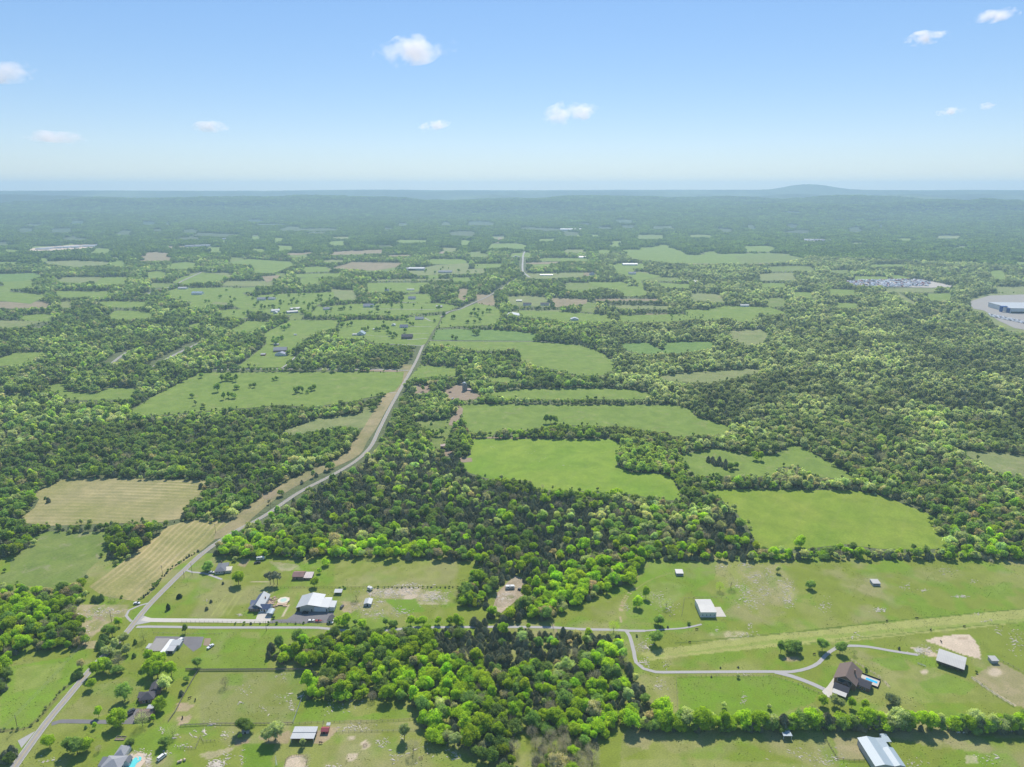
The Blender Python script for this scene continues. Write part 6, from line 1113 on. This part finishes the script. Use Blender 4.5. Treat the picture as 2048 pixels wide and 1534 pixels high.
def ringf(s, r_, lab):
    R = B('feeding_ring', s, 0, lab, 'feeder'); n2 = 20
    for z_ in (.25, .8):
        mb = MB(); P3 = [(r_ * math.cos(a), r_ * math.sin(a), z_) for a in np.linspace(0, 6.283, n2 + 1)]
        for i_ in range(n2): mb.tube(P3[i_], P3[i_ + 1], .05, .05, 5)
        mb.build('hoop', M['roof_rust'], R)
    mb = MB(); [mb.tube((r_ * math.cos(a), r_ * math.sin(a), 0), (r_ * math.cos(a), r_ * math.sin(a), .8), .035, .035, 5) for a in np.linspace(0, 6.283, 13)[:-1]]; mb.build('uprights', M['roof_rust'], R)
ringf('d 1538,825', 1.1, 'rusty feeding ring on pale worn ground'); ringf('m7 160,1472', 1.0, 'rusty feeding ring in the dry grass near the wood'); ringf('m5 380,0', .8, 'far feeding ring on the mown strip') if 0 else None
# round pen with a low border, bottom centre
pen = [pt(*p_) for p_ in Q('d 790,1010 800,960 830,935 900,920 960,920 1000,950')]; fence('round_pen', [np.array(p_) for p_ in pen], 'curved rusty pen rail around the pink sand patch', 1.0, 1.0, (.5, .95), 'roof_rust', .04)
def cow(s, ang, col_, lab):
    x_, y_ = pt(*Q(s)[0]); bm = bmesh.new(); V_ = [((-.75, 0, 1.15), .30), ((-.35, 0, 1.12), .36), ((.15, 0, 1.1), .36), ((.6, 0, 1.18), .32), ((.95, 0, 1.12), .2), ((1.25, 0, .85), .15), ((1.5, 0, .55), .1)]
    E_ = [(i_, i_ + 1) for i_ in range(6)]
    for sx, top in ((-.7, 0), (.55, 3)):
        for sy in (-.2, .2): k = len(V_); V_ += [((sx, sy, .75), .14), ((sx + (.05 if sx < 0 else 0), sy, .38), .075), ((sx, sy, .03), .065)]; E_ += [(top, k), (k, k + 1), (k + 1, k + 2)]
    k = len(V_); V_ += [((-1.0, 0, 1.15), .05), ((-1.08, 0, .6), .035)]; E_ += [(0, k), (k, k + 1)]
    me = bpy.data.meshes.new('cow'); me.from_pydata([v_[0] for v_ in V_], E_, []); me.update(); o = put('cow', me, None, (x_, y_, .02), lab, 'cow', 'cattle grazing the pastures'); o.rotation_euler = (0, 0, math.radians(ang)); o.scale = (.95,) * 3
    sk = o.modifiers.new('s', 'SKIN')
    for i_, v_ in enumerate(V_): me.skin_vertices[0].data[i_].radius = (v_[1], v_[1] * (.85 if i_ < 4 else 1)); me.skin_vertices[0].data[i_].use_root = (i_ == 1)
    o.modifiers.new('ss', 'SUBSURF').levels = 1; me.materials.append(plain('hide', col_, .2)); return o
for k, (s, a_, c_, lab) in enumerate((('f 770,693', 20, (.015, .013, .012), 'black cow at the west end of the ditch by the mown strip'), ('f 1050,668', 170, (.015, .013, .012), 'black cow beyond the pale mown strip'), ('f 1490,745', 10, (.015, .013, .012), 'black cow on the near edge of the mown strip'), ('f 1178,776', 40, (.02, .015, .012), 'dark cow by the pale rock above the sand fan'),
    ('f 1275,887', 90, (.015, .013, .012), 'black cow standing on the sand fan'), ('e 713,772', 0, (.015, .013, .012), 'black cow below the white slab barn'), ('e 648,893', 200, (.015, .013, .012), 'black cow grazing by the mown strip'), ('f 95,1003', 200, (.015, .013, .012), 'black cow inside the bend of the lane'),
    ('c 1765,388', 40, (.02, .015, .012), 'dark cow in the dry paddock, uppermost'), ('c 1820,405', 120, (.02, .015, .012), 'dark cow in the dry paddock, lower one'), ('c 1700,570', 300, (.02, .015, .012), 'dark horse-like cow on the bare dirt'), ('h 1490,716', 0, (.7, .68, .62), 'white cow below the hedgerow'), ('h 1438,714', 180, (.66, .62, .55), 'cream cow beside the white one'), ('h 1918,706', 20, (.7, .68, .62), 'white cow below the hedgerow near the edge'), ('d 1123,806', 0, (.03, .02, .018), 'dark cow by the stable yard'))): cow(s, a_, c_, lab)
# ---------------------------------------------------------------- limestone ledges breaking the turf (far too many to count)
q = np.random.default_rng(4); mb_v, mb_f = [], []
CL = [('e 1110,360', 60, 40, 60), ('e 1180,430', 60, 60, 60), ('e 1280,300', 120, 90, 110), ('e 1230,500', 110, 60, 90), ('e 960,190', 60, 30, 35), ('e 1170,160', 90, 50, 45), ('e 1340,420', 90, 60, 70), ('e 1550,390', 80, 90, 90), ('e 1560,500', 70, 60, 50), ('e 1370,250', 60, 60, 40), ('e 330,470', 110, 60, 60), ('e 450,560', 120, 80, 60), ('e 70,570', 40, 30, 25), ('e 1920,540', 60, 50, 40),
      ('e 1210,740', 25, 40, 20), ('e 1160,815', 120, 25, 30), ('e 900,770', 25, 20, 12), ('e 220,930', 70, 70, 50), ('g 220,50', 70, 50, 45), ('g 370,260', 70, 50, 45), ('g 430,80', 25, 50, 14), ('f 950,370', 60, 40, 25), ('f 1120,400', 50, 20, 12), ('f 1460,462', 55, 14, 60), ('f 700,585', 60, 22, 60), ('f 500,830', 60, 40, 14), ('f 1590,625', 40, 20, 12), ('f 1720,690', 50, 15, 12), ('f 1800,780', 60, 40, 18), ('f 1980,880', 90, 110, 70), ('f 1320,220', 60, 50, 20), ('f 1580,320', 30, 20, 12),
      ('g 1150,390', 30, 60, 20), ('g 1150,160', 70, 15, 12), ('h 620,790', 40, 15, 16), ('h 250,960', 140, 50, 40), ('h 1030,1000', 150, 40, 25), ('h 1700,950', 150, 60, 20), ('g 1750,920', 300, 90, 45), ('b 1750,430', 200, 45, 240), ('b 1950,370', 200, 30, 60), ('m7 260,230', 90, 45, 260), ('m7 60,180', 70, 40, 90), ('b 1500,560', 120, 50, 60), ('b 1650,620', 120, 40, 60), ('b 1870,600', 100, 40, 50), ('b 1690,510', 36, 14, 40), ('m7 800,230', 70, 45, 120), ('m7 60,130', 80, 20, 40), ('b 370,632', 22, 12, 30),
      ('d 800,380', 90, 40, 18), ('d 600,480', 70, 50, 14), ('d 850,450', 40, 60, 22), ('d 930,380', 40, 25, 14), ('d 410,300', 60, 50, 16), ('d 380,430', 50, 15, 8), ('d 1350,440', 180, 80, 40), ('d 1200,440', 40, 60, 14), ('d 120,620', 60, 40, 14), ('d 770,180', 80, 25, 12), ('d 1450,660', 140, 30, 40), ('d 1700,800', 60, 50, 30), ('d 1830,930', 60, 60, 20), ('d 1250,1010', 70, 15, 14), ('d 240,720', 60, 60, 20), ('d 160,1000', 80, 40, 120), ('d 250,920', 60, 60, 22), ('d 1900,730', 60, 30, 14), ('d 390,960', 25, 60, 14), ('c 1510,690', 30, 40, 14), ('c 1300,910', 110, 60, 70), ('c 1380,960', 30, 60, 50), ('c 1630,740', 30, 25, 16), ('c 1790,740', 40, 40, 12), ('c 2000,1000', 60, 30, 60), ('c 1550,890', 40, 30, 14), ('c 1720,830', 80, 30, 16), ('c 450,960', 80, 40, 20), ('c 1900,700', 30, 40, 10),
      ('a 860,610', 150, 60, 90), ('a 1000,600', 110, 40, 80), ('a 780,760', 80, 70, 50), ('a 1930,500', 30, 10, 6), ('f 1120,970', 90, 40, 90), ('m7 430,1440', 40, 60, 20), ('m7 230,1430', 200, 90, 30), ('m7 850,1180', 50, 60, 20), ('K5 1100,365', 60, 14, 10), ('K5 880,335', 25, 8, 4), ('K5 1380,445', 50, 10, 6), ('K5 1190,400', 40, 20, 5), ('K4 950,1000', 1, 1, 1)]
for s, rx, ry, n_ in CL:
    key = s.split()[0]; sc3 = CR[key][2]; cx, cy = Q(s)[0]
    for _ in range(n_):
        u, v_ = cx + q.normal() * rx / sc3 * .55, cy + q.normal() * ry / sc3 * .55; X_, Y_ = pt(u, v_); r_ = q.uniform(.12, .38) * (1.9 if q.uniform() < .08 else 1); a0 = q.normal() * .5 - .35; el = q.uniform(1.0, 3.4); k = len(mb_v); m_ = 7
        for zz, sc in ((-.03, 1.0), (.06 + r_ * .25, .78)):
            for i_ in range(m_):
                a = 6.283 * i_ / m_; rr = r_ * sc * q.uniform(.75, 1.2); lx, ly = rr * math.cos(a) * el, rr * math.sin(a) * .8; mb_v.append((X_ + lx * math.cos(a0) - ly * math.sin(a0), Y_ + lx * math.sin(a0) + ly * math.cos(a0), zz + .04))
        mb_f += [(k + i_, k + (i_ + 1) % m_, k + m_ + (i_ + 1) % m_, k + m_ + i_) for i_ in range(m_)] + [tuple(k + m_ + i_ for i_ in range(m_))]
put('limestone_outcrops', mesh('limestone_outcrops', mb_v, mb_f, M['rock']), label='pale limestone ledges scattered through the near pastures', cat='rocks', kind='stuff')
# tussocks and weeds that roughen the near grass
q = np.random.default_rng(9); NT = 42000; tx = q.uniform(-420, 420, NT); ty = q.uniform(268, 530, NT); u, v_ = proj(tx, ty); dens = fbm(tx / 14, ty / 14, 31, 3); ok = (u > -60) & (u < 2110) & (v_ < 1580) & (dens > .47)
for Ln, _ in ROADS:
    if Ln[:, 1].min() < 540:
        for s0 in range(0, NT, 6000): d = np.min(np.hypot(tx[s0:s0 + 6000, None] - Ln[None, :, 0], ty[s0:s0 + 6000, None] - Ln[None, :, 1]), 1); ok[s0:s0 + 6000] &= d > 3.2
for nm_, s in [(0, x_[0]) for x_ in ()] : pass
for s in ('m6 245,735 320,540 560,545 520,690', 'm6 500,730 570,680 800,670 900,600 970,540 1600,545 1590,735', 'a 1370,1010 1450,832 1970,836 1870,1010', 'f 1130,870 1440,812 1600,880 1640,1040 1340,950', 'e 880,560 935,558 990,650 890,650', 'm5 345,1130 540,900 1260,1000 1200,1150 600,1300', 'K4 -80,1110 180,900 200,850 620,833 640,940 480,1110 300,1160', 'K4 520,1150 980,800 1360,768 870,1200 800,1237'): ok &= ~inpoly(u, v_, Q(s))
tx, ty, dn = tx[ok], ty[ok], dens[ok]; n2 = len(tx); sz = q.uniform(.08, .26, n2); vv = []; 
ang = q.uniform(0, 6.28, n2)
for k3 in range(3):
    a = ang + k3 * 1.05; dx, dy = np.cos(a) * sz, np.sin(a) * sz; o_ = q.normal(size=(2, n2)) * sz * .3
    for sx_, zz in ((-1, 0), (1, 0), (.7, .8), (-.7, .9)): vv.append(np.stack([tx + o_[0] + dx * sx_, ty + o_[1] + dy * sx_, .02 + sz * zz], 1))
V_ = np.stack(vv, 1).reshape(-1, 3); Fq = (np.arange(n2 * 3) * 4)[:, None] + np.arange(4)[None]
m, n, p = newmat('tussock_grass'); pos = geo_pos(n); c = ramp(n, noise_node(n, .08, 4, .6, pos), [(.4, (.07, .15, .02)), (.55, (.11, .18, .035)), (.66, (.24, .22, .10))]); n.links.new(c, p.inputs['Base Color']); p.inputs['Roughness'].default_value = 1
me = grid_mesh('grass_tussocks', V_, Fq, m); put('grass_tussocks', me, label='rough grass tussocks and weeds in the near pastures', cat='grass', kind='stuff')
# ---------------------------------------------------------------- clouds: small fair-weather puffs above the haze
def cloud(x, y, wpx, hpx, dens, seed, lean=0.0, base=1150, lab=''):
    el = math.atan((767 - y) / F) - PITCH; D = (base - CAMH) / math.tan(el); cx = (x - 1024) / F * (D * CP) ; dep = math.sqrt(D * D + base * base)
    z = CAMH + math.tan(el) * D; sx = wpx / F * D / 2 * 1.25; sz = hpx / F * D / 2 * 1.3; sy = sx * .8
    bm = bmesh.new(); rr = random.Random(seed); parts = []
    for k in range(7):
        t = -1 + 2 * (k + .5) / 7; hgt = (.55 + .45 * rr.random()) * (1 - .55 * abs(t)) ; parts.append((t * .68, rr.uniform(-.35, .35), lean * t * .35 + (hgt - .8) * .35, .30 + .16 * rr.random() * (1 - abs(t)), hgt))
    me = bpy.data.meshes.new('cloud')
    for (a, b, c_, rx, hz) in parts:
        mt = Matrix.Translation((a * sx, b * sy, c_ * sz)) @ Matrix.Diagonal((sx * (rx + .12), sy * (rx + .2), sz * hz * .8, 1))
        bmesh.ops.create_icosphere(bm, subdivisions=3, radius=1, matrix=mt)
    bm.to_mesh(me); bm.free()
    o = put('cloud', me, None, (cx, D, z), lab, 'cloud', 'small white clouds')
    rm = o.modifiers.new('merge', 'REMESH'); rm.mode = 'VOXEL'; rm.voxel_size = sz * .11
    m = bpy.data.materials.new('cloud_vapour'); m.use_nodes = True; n = m.node_tree
    for q in list(n.nodes): n.nodes.remove(q)
    out = n.nodes.new("ShaderNodeOutputMaterial"); pv = n.nodes.new("ShaderNodeVolumePrincipled"); n.links.new(pv.outputs[0], out.inputs['Volume'])
    pv.inputs['Color'].default_value = (.98, .94, .95, 1); pv.inputs['Anisotropy'].default_value = .35
    tc = n.nodes.new("ShaderNodeTexCoord").outputs['Object']
    mp = n.nodes.new("ShaderNodeMapping"); mp.inputs['Scale'].default_value = (1 / sx, 1 / sy, 1 / sz); n.links.new(tc, mp.inputs['Vector'])
    ln = n.nodes.new("ShaderNodeVectorMath"); ln.operation = 'LENGTH'; n.links.new(mp.outputs[0], ln.inputs[0])
    mp2 = n.nodes.new("ShaderNodeMapping"); mp2.inputs['Location'].default_value = (seed * 3.1, 0, 0); mp2.inputs['Scale'].default_value = (2.2 / sx * 1.0, 2.2 / sx, 2.2 / sx * 1.3); n.links.new(tc, mp2.inputs['Vector'])
    ns = noise_node(n, 1.0, 5, .6, mp2.outputs[0], .3)
    a = n.nodes.new("ShaderNodeMath"); a.operation = 'MULTIPLY_ADD'; n.links.new(ns, a.inputs[0]); a.inputs[1].default_value = 3.0; a.inputs[2].default_value = -.9
    b = n.nodes.new("ShaderNodeMath"); b.operation = 'SUBTRACT'; n.links.new(a.outputs[0], b.inputs[0]); n.links.new(ln.outputs['Value'], b.inputs[1]); b.use_clamp = True
    c_ = n.nodes.new("ShaderNodeMath"); c_.operation = 'MULTIPLY'; n.links.new(b.outputs[0], c_.inputs[0]); c_.inputs[1].default_value = dens * 1.5 * (1.5 if dens < 2.3 else 1) / sx; n.links.new(c_.outputs[0], pv.inputs['Density'])
    me.materials.append(m); return o
for k, (x, y, w_, h_, dn, ln, lab) in enumerate([
 (840, 100, 150, 62, 3.2, 1, 'largest white cloud, high up and alone near the middle'), (1135, 226, 112, 48, 3.2, .8, 'compact white cloud low over the middle of the woods'), (30, 140, 185, 62, 3.4, -.3, 'bright cloud cut by the west edge of the view'),
 (125, 273, 140, 30, 1.6, -.3, 'long faint cloud low in the west'), (430, 252, 70, 30, 1.7, 0, 'small rounded faint cloud low in the west'), (872, 250, 60, 26, 2.0, 1, 'tiny pale cloud beneath the largest one'),
 (1812, 74, 70, 36, 2.0, .4, 'pale square-ish cloud in the east'), (1930, 32, 84, 30, 2.2, .8, 'flat cloud with a rising tail, high in the east'), (2035, 22, 90, 60, 3.6, .6, 'bright cloud cut by the east edge of the view'),
 (1876, 222, 54, 20, 1.7, .7, 'thin slanting cloud low in the east'), (1946, 212, 34, 16, 1.2, .5, 'faintest wisp of cloud low in the east')]):
    cloud(x, y, w_, h_, dn, k + 14, ln, lab=lab)
# ---------------------------------------------------------------- the hazy air
hm = bpy.data.materials.new('haze_air'); hm.use_nodes = True; n = hm.node_tree
for q in list(n.nodes): n.nodes.remove(q)
out = n.nodes.new("ShaderNodeOutputMaterial"); pv = n.nodes.new("ShaderNodeVolumePrincipled"); n.links.new(pv.outputs[0], out.inputs['Volume'])
pv.inputs['Color'].default_value = (.54, .75, .92, 1); pv.inputs['Density'].default_value = HAZE_D; pv.inputs['Anisotropy'].default_value = .2
MB().box(-16200, -16200, -1.5, 16200, 16200, 425).build('haze', hm, kind='stuff')
